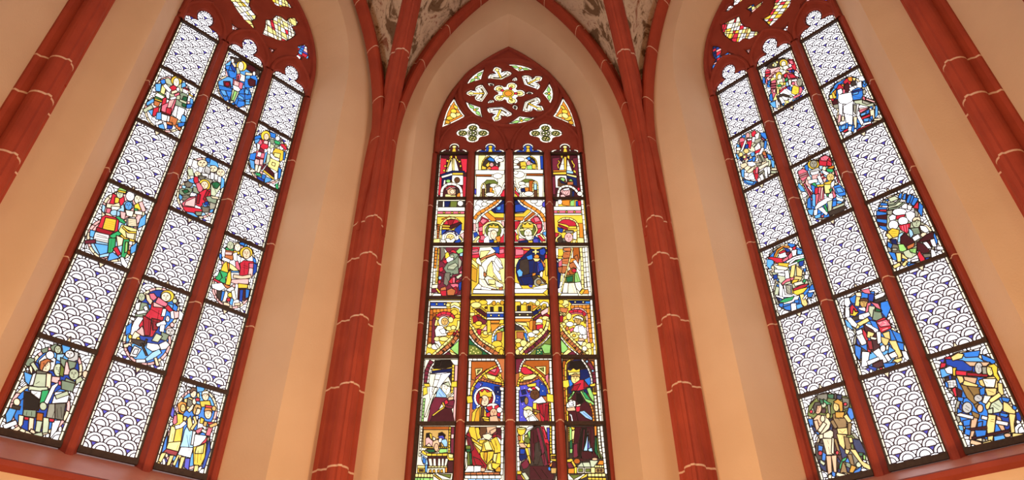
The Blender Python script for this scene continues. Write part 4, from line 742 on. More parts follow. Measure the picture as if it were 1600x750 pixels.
draw(('R', 1, 2), (1230, 225, 6), 'winged angel with rose-red wings holding a kneeling man in a medallion, right window', '''
b P 165 210 195 190 200 250 180 250; r P 310 130 350 105 400 120 420 180 420 215 300 200 305 165; p P 315 130 360 110 395 125 370 160 320 155; r P 380 155 420 180 415 210 375 200; p P 105 260 150 235 190 260 205 300 150 350 115 320; P S 8 110 300 190 270; P S 8 120 320 195 290; o P 385 225 440 205 440 225 400 240; y P 145 390 175 345 165 390;
y E 248 195 54 44; D H 250 190 36 36; G P 215 255 290 225 320 250 270 285 220 290; W P 220 270 300 255 290 290 240 300; P P 235 300 290 285 300 330 240 340; c E 205 325 20 22; W S 32 200 360 285 345; W S 30 295 300 325 365; P P 310 265 350 300 370 330 355 365 320 310; r S 10 320 300 350 280; r S 10 330 330 360 310; C E 350 232 20 22; W P 325 245 360 260 400 280 385 305 345 280; e P 370 235 430 240 430 265 380 262; a S 12 345 295 380 315; 
f H 408 315 36 38; y P 345 370 420 345 410 380 350 400; l P 350 385 410 385 400 460 360 465; W P 415 370 445 340 440 400 415 405; e P 235 375 260 365 280 395 255 405; y P 280 390 350 380 340 400 290 405; r P 260 420 310 405 300 470 265 480; p P 300 410 345 405 345 520 310 540 290 530; P P 325 410 340 410 325 520 315 520; p P 262 480 300 470 280 580 268 570; b P 225 385 260 400 255 470 235 440; i P 240 470 265 480 265 590 240 580; P S 12 170 385 240 460; r S 10 185 400 235 480; p S 12 160 370 235 530; W S 10 195 400 235 450;
W P 265 600 290 560 430 470 440 510 330 580 270 615; W E 415 490 26 26; h P 380 545 425 530 415 640 390 645; W P 295 610 330 595 380 650 370 670; e P 345 580 360 570 385 640 370 635; W P 255 625 285 615 280 665 255 670; e P 400 430 425 420 410 460; e P 370 475 390 470 385 500; b P 440 400 490 385 540 430 550 480 500 490 460 460; i P 460 420 500 410 530 450 480 460; b P 430 540 465 535 460 580 425 590; i P 470 540 550 530 500 560 470 560; W P 460 500 530 520 520 540 470 525; p P 430 430 460 490 440 510 430 470; h P 430 600 540 555 535 575 440 625; K P 390 640 540 580 560 600 480 650 400 670; B P 415 690 490 650 480 680 420 700; c P 330 720 400 690 400 700 340 735; b P 195 520 220 500 225 610 190 600; i P 195 620 250 615 240 670 210 660; i P 260 680 320 650 310 690 270 700; i P 110 370 150 410 170 450 130 440 105 400; p S 14 455 250 490 370; p P 320 680 345 665 340 690; p S 8 470 300 475 350;
k D 2 225 255 300 235; k D 2 225 272 310 250; k D 2 270 340 320 380; k D 2 310 110 400 190; k D 2 380 560 400 630; r D 5 120 280 128 286; r D 5 150 260 158 266; r D 5 150 310 158 316; r D 5 175 285 183 291''')
draw(('R', 0, 1), (1135, 185, 6.522), 'red-sleeved figures bending over bread baskets in a medallion, right window', '''
r P 260 150 290 125 305 150 280 190 262 180; P H 220 175 22 26; g P 295 170 330 145 350 170 335 210 300 215; D P 345 150 360 160 350 210 335 205; b P 350 150 400 150 415 200 400 220 365 190; B P 355 180 395 215 385 235 360 210; b P 395 230 415 235 405 310 385 310; p S 8 360 200 390 225; b P 165 180 200 170 190 200 165 195; 
p P 140 210 175 200 195 240 180 300 150 300 140 260; r P 150 250 190 240 180 300 155 300; W S 14 200 225 165 320 150 340; r P 210 220 265 200 260 250 245 310 225 290; p P 200 210 255 200 230 240; W S 14 215 220 260 215; B P 200 270 225 270 220 310 190 310; i P 110 260 135 280 130 300 110 295; 
D P 280 230 350 205 360 220 330 255 285 250; g P 290 300 330 250 355 290 340 330 300 330; W P 270 195 295 195 285 240 265 240; D P 350 235 385 250 380 300 355 290; h S 18 270 290 300 260; r P 295 340 350 315 350 340 300 360; z P 370 350 395 340 415 395 385 405; W P 365 300 385 310 315 440 300 440; W S 18 215 370 275 345; f E 205 335 28 26; f E 150 370 22 22; c E 125 315 24 18; C E 120 345 16 14; p P 170 390 200 370 215 400 190 430; l E 187 395 16 16; i P 105 360 135 410 120 420 100 380; b P 215 440 290 390 295 410 240 440; i P 250 360 285 345 290 380 260 390; b P 270 400 300 390 290 440 270 440; n P 150 400 170 410 165 435 148 430; n P 215 400 240 390 230 420;
D P 320 380 365 370 395 440 340 450; q S 10 340 380 370 440; h P 400 410 440 405 460 450 440 500 425 460; b P 415 365 455 380 475 430 435 420; i P 455 420 490 440 490 500 470 500; p P 380 380 415 395 400 405; 
C P 150 470 200 455 215 480 175 510 150 495; C P 185 510 225 480 250 500 210 540; W P 220 450 270 445 305 470 265 490 230 485; D P 305 460 360 460 350 480 310 480; C P 210 545 290 485 275 530 235 560; g P 185 555 230 560 215 600 185 585; W P 230 600 275 570 290 620 250 625; r P 275 540 320 495 330 500 325 600 320 650 300 620 290 580; p P 305 500 328 500 320 560 300 560; 
c P 330 500 430 445 430 475 345 530; g S 14 335 545 420 490; D S 12 335 570 400 520; W P 385 520 415 490 420 600 400 600; W P 420 500 445 500 445 560 430 570; g P 340 590 370 565 385 620 350 650; D P 370 560 390 540 395 600; C S 20 460 520 520 520; C S 18 450 580 510 575; W S 20 400 610 450 605; W P 320 620 345 610 355 650 330 660; h P 455 540 510 540 505 560 460 560; 
i P 155 530 185 520 180 610 160 590; b P 175 620 260 640 320 650 300 680 240 680 190 660; i P 190 630 280 650 270 670 210 655; B P 300 660 330 655 320 680;
k D 2 300 265 335 310; k D 2 345 515 420 465; k D 2 340 530 425 478; k D 2 290 560 312 600; k D 2 165 480 190 475; k D 2 240 455 280 470; k D 2 345 390 375 435''')
draw(('R', 1, 0), (1180, 75, 6.818), 'crowd of red-winged angels above a reclining dreamer in the topmost medallion, right window', '''
K P 120 200 200 140 300 110 330 130 260 200 170 220; h E 210 180 28 26; l E 195 185 12 16; l E 235 155 14 14; r P 350 130 400 125 430 180 445 250 400 220 370 180; p P 360 140 400 140 410 180 380 170; p P 110 250 130 225 160 240 165 300 140 330 115 310; r P 112 260 160 250 160 270 112 280; r P 112 295 160 285 155 300 115 310; 
y E 305 165 44 42; c H 305 172 26 32; c P 300 200 340 190 360 210 330 240 300 225; W E 375 190 16 18; P S 34 130 340 200 280 260 235; r S 6 150 320 180 310; r S 6 180 295 200 285; r S 6 205 270 225 265; p S 20 340 240 400 215; W P 270 230 300 240 290 260 265 250; 
p P 300 290 340 265 390 270 430 300 465 320 400 330 340 330 310 320; r P 360 285 400 280 440 315 380 325; r P 310 285 345 275 330 320 310 310; B P 390 240 420 240 410 270; v P 350 240 390 245 380 265; W P 420 270 460 290 465 310 430 295; P S 14 440 220 470 270; 
y E 255 300 36 44; c H 262 312 22 32; W E 210 305 14 18; c P 235 350 290 330 300 370 260 400 240 380; l P 265 370 310 370 300 400 265 400; e P 320 340 345 315 350 345 325 360; e S 20 240 410 280 400; y P 310 370 335 370 330 395 305 395; W S 16 390 350 450 345; c P 360 340 385 350 380 400 365 395; p E 408 382 18 20;
p P 175 360 220 340 225 400 222 480 195 545 180 480 170 420; P E 205 460 14 20; r S 6 175 385 222 380; r S 6 175 410 222 405; r S 6 178 435 222 430; l P 235 440 255 435 255 490 235 490; r P 262 465 330 415 335 430 268 480; v P 345 420 370 410 375 450 350 440; a P 330 380 345 360 360 400 340 410; b P 370 410 390 420 385 460 370 450; 
D H 475 368 30 42; y P 400 430 410 400 475 425 465 480 430 500 390 485; p P 475 420 500 415 510 440 490 490 470 490; p P 410 520 490 490 480 510 415 540; v P 500 420 520 420 515 450; 
W P 265 490 320 440 375 500 370 520 300 500; g P 255 510 300 500 355 530 345 560 300 555; W P 245 540 265 520 290 540 325 590 300 605 275 580; K P 230 520 300 490 380 515 375 530 300 510 250 530 290 610 270 605; W P 360 560 395 530 400 555 370 580; h E 385 515 18 14; W P 225 560 240 560 245 640 230 640; C S 20 240 655 280 630; C S 22 270 645 330 625; 
b P 85 310 105 330 105 390 85 370; b P 130 370 165 345 160 420 135 420; i P 140 380 160 365 155 400; b P 160 500 180 490 190 560 175 570 155 550; i P 160 590 215 570 225 640 190 630; b P 340 600 395 580 390 610 345 620; i P 345 605 380 595 370 612; b P 420 560 470 530 465 555 430 575; b P 290 600 310 590 305 620; i P 400 560 415 555 410 575; p P 115 330 130 340 130 390 120 380;
k D 3 285 510 340 530; k D 3 260 550 300 590; k D 2 410 440 450 455; k D 2 420 470 455 480; k D 2 290 470 340 490''')
draw(('R', 2, 1), (1275, 100, 6), 'white-robed figure and a man in blue before flames and masonry in a medallion, right window', '''
b P 120 340 140 260 190 190 300 130 380 125 360 150 260 160 190 230 150 300; i P 135 280 170 230 180 240 150 290; y P 130 310 165 260 190 240 190 320 150 330; o P 170 260 190 240 185 300; l P 130 300 150 290 160 330 135 330; r P 195 240 215 200 230 195 260 220 255 260 240 230; o P 240 200 260 190 260 220; r P 260 170 290 140 330 145 330 190 280 200; o P 300 130 340 125 340 165 310 160; l P 345 135 375 135 360 165; M P 270 200 300 180 320 230 300 270 270 260; p P 255 240 275 245 270 280 255 275; K P 330 180 370 160 375 200 335 205; M P 150 340 200 335 210 400 160 380; D P 165 390 210 380 210 420 175 415; r P 135 330 175 330 160 350; 
W H 432 140 32 26; W P 390 180 425 165 430 220 390 225; W P 315 230 350 215 370 235 330 260; b P 345 250 400 225 440 240 440 300 420 330 350 340 330 290; i P 350 260 400 245 395 280 350 290; B S 10 345 270 440 240; b P 440 165 470 155 485 190 460 220 440 215; i P 445 175 465 170 460 200; D E 455 265 16 24; p P 440 310 470 315 465 345 445 335; p P 465 320 550 345 560 360 540 365 470 345; P S 14 470 330 555 360; h P 360 350 440 340 540 375 540 390 500 400 370 370; D P 440 345 520 370 480 380 440 365;
W P 205 250 240 235 250 270 215 295; W P 215 295 330 270 345 340 310 380 230 370 210 340; W P 260 400 350 350 345 480 265 470; W P 215 370 250 380 245 500 225 510; C P 245 495 265 495 265 535 245 535; W P 270 470 345 490 340 570 290 560; g P 350 380 405 380 380 490 350 470; D P 355 390 380 390 375 470 360 450; C P 355 500 385 500 380 600 360 600; W P 310 590 335 590 330 630 305 625; W P 270 660 320 630 335 645 290 675; W P 355 620 380 615 375 665 350 670;
P P 410 420 500 410 490 430 410 450; p P 405 440 500 415 420 460; b P 415 470 500 430 500 460 420 500; i P 425 470 470 455 465 475 425 490; r P 420 510 505 475 510 490 430 525; b P 435 530 515 500 520 540 450 555; i P 450 520 500 510 490 540 455 540; C P 510 440 545 430 550 520 520 520; W P 390 500 410 490 450 560 430 575; W S 16 440 570 520 550; P P 215 480 235 480 230 540 205 560; b P 215 590 300 555 300 600 230 640; i P 240 590 280 575 270 610 240 615; r P 260 630 300 610 300 625 265 645; b P 345 580 360 580 355 640 335 630; b P 395 560 430 580 400 610; r S 8 390 625 530 560; b P 390 640 540 570 535 590 395 655; C S 18 545 525 630 520; C S 18 540 550 580 545; i P 560 395 580 390 580 480 555 510; b P 510 500 530 490 535 540;
k L 230 300 330 350; k L 270 280 300 370; k L 260 440 345 420; k L 280 500 340 520; k L 300 400 320 560; k D 2 370 390 375 460; k D 2 450 355 510 370; k D 2 360 510 365 590; k D 2 340 300 430 320''')
r0a, r0b = (670, 236, 9.375), (795, 236, 9.375)
draw(('C', 0, 0), r0a, 'white gothic gable with gold crockets on red, top left of the middle window', '''
M P 140 60 580 60 580 700 120 700; r P 175 110 260 120 240 330 165 350; r P 470 120 570 120 560 320 500 310; r P 505 380 560 380 550 690 490 690; r P 150 370 190 400 170 650 140 650; w T 34 9 160 60 140 380 115 700;
l P 340 100 360 300 250 310; w P 330 140 340 310 270 310; w P 375 130 385 110 440 300 375 300; l P 360 110 375 110 372 300 355 300; y S 16 300 90 320 110 270 240; y S 16 385 90 400 110 430 150; y E 275 150 18 18; y E 240 225 18 16; y E 225 290 16 20; y E 450 160 18 14; y E 465 225 14 20; y P 320 75 345 75 340 110 315 100; y P 385 70 410 85 405 130 390 110;
n P 180 350 340 295 520 300 520 330 345 320 190 370; c P 185 375 340 330 345 355 195 400; y P 350 325 500 325 500 350 350 352; n P 195 405 340 365 340 420 240 430 215 510 195 510; w P 345 360 500 365 500 500 460 500 340 460; x E 415 430 42 42; w P 225 430 245 430 235 510 215 510; u E 285 445 34 26; y P 330 450 345 455 340 475; 
w T 38 7 185 680 200 560 260 500 340 485 420 510 470 570 480 690; P P 240 540 300 510 380 520 390 545 300 545 255 580; r S 16 250 560 300 520 380 525; S P 270 580 330 545 390 570 390 640 330 650 280 630; s H 345 600 36 36; l P 245 640 300 640 330 660 390 655 400 680 240 680; o P 420 620 460 620 455 685 410 685; K P 395 560 430 560 440 610 410 640''')
draw(('C', 1, 0), r0a, 'white castle with clouds and red-clad figure in an arch, top row, middle window', '''
c P 680 60 1110 60 1110 700 680 700; l P 735 70 830 70 800 150 790 280 730 280; K P 780 220 790 150 840 100 900 85 960 130 990 190 980 230 900 260; y T 16 5 775 280 785 180 830 110 890 80; b P 860 130 890 95 950 120 960 160 900 150; y P 835 210 880 165 890 215 860 240; y P 780 220 840 245 850 270 780 272; P H 920 205 30 32; r P 910 250 960 225 1020 230 1020 280 900 278; o P 840 260 900 230 910 275; W P 960 120 1000 80 1060 75 1100 110 1090 160 1030 150 1000 190; w E 1040 140 50 26; w E 1060 90 50 20; K P 1000 190 1040 170 1040 220 1020 240;
w P 690 285 1105 290 1100 345 690 345; L L 740 285 740 345; L L 800 285 810 345; L L 860 285 860 345; L L 950 290 930 345; O P 690 350 920 352 915 370 690 370; w P 700 380 960 385 1000 420 1010 470 940 430 840 440 780 500 740 690 700 690; W L 705 470 790 470; W L 705 540 760 540; W L 700 610 750 610; W L 860 385 860 430; U P 790 490 850 430 960 430 1010 470 1000 500 940 480 830 500; w E 1010 370 70 40; w E 950 510 60 30; w E 1010 540 50 36; w P 960 540 1040 520 1080 560 1040 650 1000 650 980 590; K P 840 500 890 480 900 620 850 640; l T 16 5 765 690 770 540 800 480 830 520 830 680; x P 780 560 815 560 815 690 780 690; o P 893 540 930 540 935 620 895 610; w E 900 640 70 30; y P 930 580 955 590 950 620 935 620; r P 1050 640 1110 560 1110 670 1060 670; w S 22 1000 690 1060 610 1110 470; v E 683 600 14 44''')
draw(('C', 2, 0), r0b, 'white castle with blue-hooded, green-clad figure in an arch, top row, middle window', '''
c P 70 60 510 60 510 700 70 700; w E 160 125 76 34; w E 110 160 40 30; y P 160 170 240 160 260 220 200 250 165 220; x P 120 190 165 180 170 260 130 250; B P 460 80 500 80 500 265 470 265; K P 250 110 300 85 370 130 390 190 340 180 300 140; b P 265 110 300 90 320 120 290 140; B P 320 120 380 160 370 185 330 150; y T 16 5 310 80 380 120 410 190 415 270; P H 290 185 32 36; u P 270 220 330 210 350 270 270 270; y P 340 200 395 200 390 270 345 260; w E 110 240 50 26; y E 215 245 40 22; w P 80 275 500 280 500 330 90 330; L L 180 275 190 330; L L 280 280 280 330; L L 360 280 355 330; L L 430 280 425 330; O P 260 340 500 342 500 360 260 362; w E 150 350 80 50; w E 100 320 36 26; 
w P 250 370 500 375 490 690 440 690 430 500 380 430 250 410; W L 380 430 490 400; W L 430 500 490 500; W L 440 600 490 605; U P 160 460 240 415 340 420 380 440 300 460 200 470; w T 22 5 80 400 90 480 130 570 190 660; w E 190 480 50 30; w E 210 540 60 40; w E 170 580 40 40; O P 300 440 360 440 350 600 300 600; o P 235 540 290 540 290 600 240 600; l T 18 6 355 600 355 490 385 450 420 490 430 690; a P 372 490 405 490 405 570 372 570; x P 370 580 415 580 415 690 370 690; n P 175 560 230 545 240 600 180 600; w E 290 630 70 36; r P 85 570 150 640 150 680 90 680; o P 85 520 110 560 85 590; y P 85 620 130 670 90 680''')
draw(('C', 3, 0), r0b, 'white gothic gable with gold crockets on dark red, top right of the middle window', '''
M P 620 60 1090 60 1090 700 620 700; m P 640 110 740 100 720 300 640 320; m P 940 110 1010 100 1010 380 950 300; m P 640 380 680 380 680 640 640 640; w T 30 9 1020 60 1045 350 1080 700; w P 800 90 810 280 740 280; w P 860 120 930 310 850 290; L L 760 200 810 200; L L 840 220 900 220; y P 810 90 840 90 840 280 815 280; y P 860 70 885 75 885 130 860 100; y P 760 75 790 75 780 120; y S 18 720 140 745 170 715 210 730 260; y S 18 920 140 935 180 960 210 950 250; y P 950 280 980 300 980 330 950 310; o P 650 290 840 285 840 300 650 305; y P 650 320 840 312 840 345 650 345; a P 850 290 940 305 940 335 850 325; l P 850 340 990 370 990 395 850 360; n P 850 365 990 400 1000 520 950 500 940 420 850 400; 
w P 680 365 840 365 850 450 840 500 740 540 690 540; x P 720 520 720 420 760 390 820 400 840 460 840 490 760 520; u P 750 410 790 395 825 420 800 450; n P 740 430 820 470 840 490 770 470; u P 870 440 910 415 940 450; z P 860 460 940 455 940 495 860 500; w T 34 8 720 680 740 570 800 525 880 520 950 550 1000 600 1050 640; P P 760 590 800 560 870 550 900 590 890 650 800 660; P H 830 605 44 40; g P 800 560 880 545 890 570 800 580; K P 900 560 940 570 950 670 900 670; n P 930 590 960 600 950 670 930 670; w E 1040 630 40 34; r P 1010 540 1040 545 1030 590 1005 570; P P 760 650 800 640 840 680 760 680''')
r1a, r1b = (665, 306, 8.926), (795, 306, 8.926)
draw(('C', 0, 1), r1a, 'bearded saint with white halo under a red arch, second row far left, middle window', '''
c P 100 50 550 50 550 690 100 690; K P 175 80 545 80 545 160 170 160; n P 255 80 345 80 320 160 265 160; w P 245 80 260 80 260 160 240 160; U P 350 80 440 80 430 160 345 160; w E 485 110 40 40; w P 170 165 545 165 545 215 170 215; L L 260 165 260 215; L L 345 165 345 215; L L 450 165 450 215; p P 165 225 540 225 540 252 165 252; y E 258 238 15 12; y E 370 238 15 12; y E 470 238 15 12; l P 160 262 545 262 545 300 160 290; y P 165 300 540 300 540 480 160 480; O T 30 5 180 400 170 600; w T 34 8 160 60 140 350 105 690;
o P 225 330 330 290 370 300 280 340; l T 26 8 215 600 215 440 260 360 340 315 430 330 500 400; r P 250 400 290 350 370 330 440 340 480 380 390 410; R P 310 340 400 335 360 420 320 410; M P 340 420 480 370 500 385 400 450 350 470; y P 235 415 340 420 330 470 235 470; o S 10 235 440 330 445; B P 405 470 500 390 500 470 470 540 430 560; B P 225 480 290 480 240 560 225 540; W E 345 590 118 108; v S 10 250 540 300 500 400 500 440 560; c E 345 590 85 82; f H 345 585 56 50; w P 280 600 330 600 345 625 400 590 410 620 380 660 300 655; B P 410 640 480 600 500 680 400 680; l S 24 470 570 510 630; P P 480 550 545 510 540 620; w P 205 620 270 620 290 680 240 680; l E 500 665 40 18; l P 110 610 200 600 190 690 100 690; p P 310 660 370 660 370 690 310 690''')
draw(('C', 1, 1), r1a, 'crowned white-veiled lady with halo beneath a red and blue arch, second row, middle window', '''
w P 665 50 1100 50 1100 690 660 690; g E 760 110 60 50; W E 720 170 40 40; w E 820 120 40 30; w E 900 90 60 24; n P 1060 70 1095 70 1095 250 960 240 880 210 1000 150; B P 980 160 1090 110 1090 240 980 230; i P 1000 160 1050 150 1040 200 1000 200; y P 860 220 900 200 960 250 1090 250 1090 310 960 305; O P 960 310 1090 315 1090 340 980 345; o P 810 250 850 225 960 310 980 350 920 360 880 320; o T 44 6 680 330 740 250 860 180 960 110 1050 50; w T 26 10 760 555 715 490 710 400 750 310 840 230 980 140 1060 60; 
r P 740 380 790 300 880 340 880 370 820 420 800 520 850 570 830 640 770 680 740 640 760 580 740 500; p P 760 360 800 320 860 350 800 400; p P 740 450 800 430 800 490 750 500; p P 770 560 840 560 830 620 770 620; r P 1010 560 1090 540 1090 690 1040 690; P P 670 390 700 400 700 490 670 490; B P 670 520 710 510 735 550 680 590; l S 28 665 660 750 570; l P 660 640 710 640 710 680 660 680; P P 1060 360 1095 365 1095 450 1070 420; 
w E 945 490 150 135; l S 26 810 540 810 430 870 385 940 370 1020 385 1080 450; U E 945 490 112 105; y P 880 470 890 410 930 430 945 395 970 430 1010 415 1020 470; c P 870 480 890 450 1020 460 1010 500 900 520; c P 870 510 950 480 960 600 900 620 870 560; s H 950 545 48 66; W P 810 690 820 600 870 560 890 620 930 620 960 690; B P 890 625 945 620 950 690 895 690; o P 980 580 1040 560 1040 640 990 650; y P 955 630 990 620 990 690 960 680''')
draw(('C', 2, 1), r1b, 'crowned bearded king with halo beneath a red and blue arch, second row, middle window', '''
w P 80 50 520 50 520 690 80 690; g E 420 100 60 50; w E 350 80 50 30; v P 470 110 510 70 510 160 470 150; w E 480 210 36 50; n P 85 70 130 70 230 160 290 190 230 230 85 240; B P 90 130 160 120 270 190 220 220 90 230; y P 85 255 200 250 250 200 300 190 320 210 220 300 85 295; o P 85 300 215 300 190 350 85 340; O P 220 330 350 220 375 250 260 340 220 360; o T 44 6 150 40 260 130 380 200 470 280 500 370; w T 26 10 120 50 190 130 300 190 400 260 460 340 485 430 470 490 440 530; 
r P 300 340 370 280 420 300 460 380 460 470 430 520 380 540 400 460 360 400; p P 350 310 400 300 440 350 370 370; p P 390 400 450 400 450 450 400 460; r P 85 360 160 360 120 450 85 480; r P 400 560 470 540 510 620 470 660 430 600; p P 140 600 230 610 210 640 150 640; r P 85 500 120 560 130 640 85 640; l S 24 440 540 500 610; l P 470 640 520 640 520 680 470 680; i P 470 520 520 500 515 570; P P 490 370 515 370 515 480 495 470; 
w E 262 480 140 125; U E 262 480 110 100; l S 20 140 560 120 470 160 400 260 365 370 410 395 480 350 560; y P 190 440 190 390 230 410 260 370 290 410 340 390 340 450 270 470; l P 190 455 340 455 330 480 200 485; l P 150 470 200 460 210 490 150 490; c H 268 530 56 66; c P 230 560 330 560 320 610 270 625 240 600; y P 100 560 130 540 140 610 110 620; B P 330 620 370 570 420 600 450 680 340 680; v P 340 610 400 600 420 680 350 680; n P 140 640 250 620 280 680 130 680; y P 270 630 330 630 330 670 280 670''')
draw(('C', 3, 1), r1b, 'saint with hat under a red arch, second row far right, middle window', '''
y P 620 50 1080 50 1080 690 620 690; M P 625 70 690 70 690 150 625 150; c P 660 80 690 80 690 150 650 150; W E 712 90 30 36; o P 740 70 850 60 840 145 750 130; u P 860 80 910 60 910 145 860 145; B P 935 80 970 80 970 145 935 145; r P 965 70 1010 75 1000 140 970 140; w P 620 155 1005 155 1005 205 620 205; L L 770 155 770 205; L L 930 155 930 205; p P 620 212 1005 212 1005 242 620 242; y E 690 228 15 12; y E 805 228 15 12; y E 915 228 15 12; w P 620 252 1010 252 1010 270 620 270; w T 32 8 1020 55 1045 350 1075 690; 
o P 970 390 1030 390 1035 590 980 590; l T 28 8 690 370 750 325 830 320 910 350 960 420 970 520 970 600; r P 690 380 760 335 840 335 920 370 940 420 850 430 800 400; R P 690 400 820 450 820 475 780 470 690 420; y P 840 430 940 430 940 460 840 460; B P 680 440 760 470 740 520 690 500; r P 645 520 700 530 660 590 645 580; l S 20 650 650 670 590 730 550; K P 680 600 730 560 760 660 690 660; d P 750 600 790 590 800 650 760 650; T P 760 510 800 480 900 490 920 530 850 510; D P 790 500 890 495 890 520 800 520; P H 835 585 58 66; W P 900 530 940 500 940 610 900 600; l P 900 620 940 620 920 670 880 670; w P 650 655 690 650 690 680 650 680; l P 960 590 1040 595 1045 680 960 680; K P 740 650 800 640 800 690 740 690; y P 800 660 860 650 860 690 800 690''')
r2a, r2b = (660, 380, 8.333), (795, 380, 8.333)
draw(('C', 0, 2), r2a, 'seated saint in grey-green robe with an ox, third row far left, middle window', '''
m P 215 60 530 60 510 700 200 700; w T 36 9 140 55 120 400 95 710; o T 34 6 182 60 165 330; c T 32 4 160 330 150 540; y T 18 5 215 70 200 400 185 520; d P 240 60 300 60 300 150 240 240; w P 280 60 320 120 300 130; y P 300 140 330 120 360 160 330 200 300 200; q P 350 150 430 130 470 160 450 210 380 200; r P 360 110 400 90 450 120 430 135; u P 440 110 490 65 530 80 525 120 470 140; a P 490 140 525 130 520 170 490 170;
W P 310 210 360 175 400 190 400 240 370 270 320 240; h P 360 160 400 155 410 190 370 190; r P 260 230 310 220 320 260 290 270; q P 330 260 430 210 470 160 510 250 510 290 460 300 470 400 380 410 310 380 280 330; h P 340 300 430 260 460 290 400 350 330 340; d P 300 390 360 390 350 500 320 560 280 530 290 440; q P 380 410 400 400 370 450 360 420; h P 440 440 510 400 510 430 460 470; D P 470 180 510 240 500 300 470 340; p P 475 390 510 360 515 400; r P 340 510 380 460 430 440 430 500 380 530; r P 440 490 500 480 440 520; p P 395 450 425 450 420 520 400 520; B P 470 530 510 500 500 610 480 620; r P 215 330 260 310 270 360 230 380; m P 215 380 280 400 260 500 215 480; a E 230 455 20 24; r P 210 490 240 485 235 530 210 530; p P 360 540 430 530 470 540 460 580 400 580; R P 400 590 440 570 460 650 410 680; z P 320 620 380 590 430 620 410 680 330 680; r P 215 610 310 610 310 690 270 700 230 650; z P 240 590 300 570 310 610 240 620; w P 150 660 240 665 240 705 115 705; m P 120 590 180 590 200 640 120 650; y S 22 180 590 230 650; w P 380 690 500 680 500 705 380 705; c P 125 550 200 540 195 585 125 590;
k D 4 350 300 430 300; k D 4 340 330 440 350; k D 4 400 230 440 240; k D 4 300 430 340 500''')
draw(('C', 1, 2), r2a, 'seated lady in flowing cream robes, third row, middle window', '''
r P 640 55 1070 55 1070 200 640 200; p P 650 90 720 80 740 140 650 150; P S 10 660 120 720 110; p P 1000 90 1060 80 1060 130 990 140; y P 640 200 740 200 730 520 640 690; Y P 640 310 710 350 700 510 640 480; l P 645 210 720 280 720 330 640 260; l P 1000 200 1070 200 1065 520 1020 500; L L 640 290 710 340; B P 910 60 1000 50 1000 130 950 130; 
c P 750 60 890 55 950 110 900 150 820 190 750 210 740 120; l P 760 110 880 100 820 170 750 200; z S 24 760 220 830 180 950 140; c P 700 220 730 190 770 270 760 290 710 260; c P 780 260 850 200 950 160 1020 230 1050 330 1010 340 960 250 900 230 840 340 820 400 770 300; W P 960 190 1050 320 1000 320 940 240; c P 740 300 780 310 820 400 800 480 740 470; l P 850 310 900 240 950 370 1010 480 990 500 930 420 900 480 840 420; W P 910 250 960 350 1010 410 1030 490 990 470 930 380; z P 800 380 830 400 820 440 800 430; c P 810 460 850 430 950 480 930 540 860 540; l P 860 480 950 480 940 540 870 530; c P 740 470 810 480 850 550 960 590 980 620 850 590 745 550; c P 950 490 1050 540 1050 580 960 570; z P 900 600 970 610 960 630 910 625; z P 1000 590 1040 570 1040 620 1005 620; L L 750 380 800 400; L L 840 320 900 310; L L 940 380 990 380;
w P 670 600 730 530 770 560 760 600; w P 665 610 1060 620 1060 660 660 655; L L 770 610 770 655; L L 890 610 890 655; y P 640 670 1060 670 1060 695 635 695; L L 725 670 725 695; L L 810 670 810 695; L L 890 670 890 695; L L 970 670 970 695; W P 770 570 900 600 890 610 770 605;
t D 4 760 470 830 560; t D 4 880 250 940 470; t D 4 860 270 880 400; t D 4 760 330 770 450; t D 4 970 230 1030 300''')
draw(('C', 2, 2), r2b, 'king in deep blue robe holding a golden orb, third row, middle window', '''
y P 80 60 510 60 510 700 80 700; r P 80 55 280 60 280 100 200 180 80 200; p P 90 80 190 90 190 150 90 160; o P 170 70 270 75 270 100 200 95; l P 80 205 130 205 110 300 80 320; n P 130 230 220 140 290 80 360 90 400 80 460 60 490 90 470 200 440 260 460 350 400 420 330 410 320 520 250 550 160 550 120 480 95 380 100 290; K P 150 230 250 200 290 280 260 400 190 420 140 340; n P 260 230 330 230 320 380 270 400; b P 230 180 300 150 310 210 250 220; i P 105 370 140 340 180 380 170 430 130 440; n P 150 450 300 430 320 540 200 550; B P 400 90 460 70 480 120 450 160 410 150; v P 370 250 400 240 460 330 450 360 380 380; B P 380 270 430 250 455 350 400 370; r P 480 150 500 150 500 200 470 195; z P 400 190 480 290 460 320 420 230; y P 475 210 510 205 500 430 480 420; 
l P 335 85 360 85 360 110 390 110 390 125 360 125 355 150 340 150 340 125 310 125 310 108 340 108; o E 362 180 34 30; l P 315 200 410 205 380 240 340 240; w P 405 400 425 370 440 380 435 440 410 450; o P 310 400 350 390 340 440 310 430; K P 300 440 360 420 400 460 340 500; D P 330 490 380 450 440 480 490 530 420 530 370 570 330 540; T E 390 510 34 34; x P 410 440 480 500 470 520 420 470; v P 250 540 310 550 300 580 275 575; 
w P 85 520 130 530 170 590 80 590; W P 80 600 500 600 490 650 80 650; L L 170 560 170 590; L L 270 600 270 650; L L 340 600 340 650; w P 320 580 500 540 500 590 320 600; y P 80 660 510 660 510 690 80 690; L L 195 660 195 690; L L 320 660 320 690; L L 440 650 510 690; y P 450 650 505 600 505 690''')
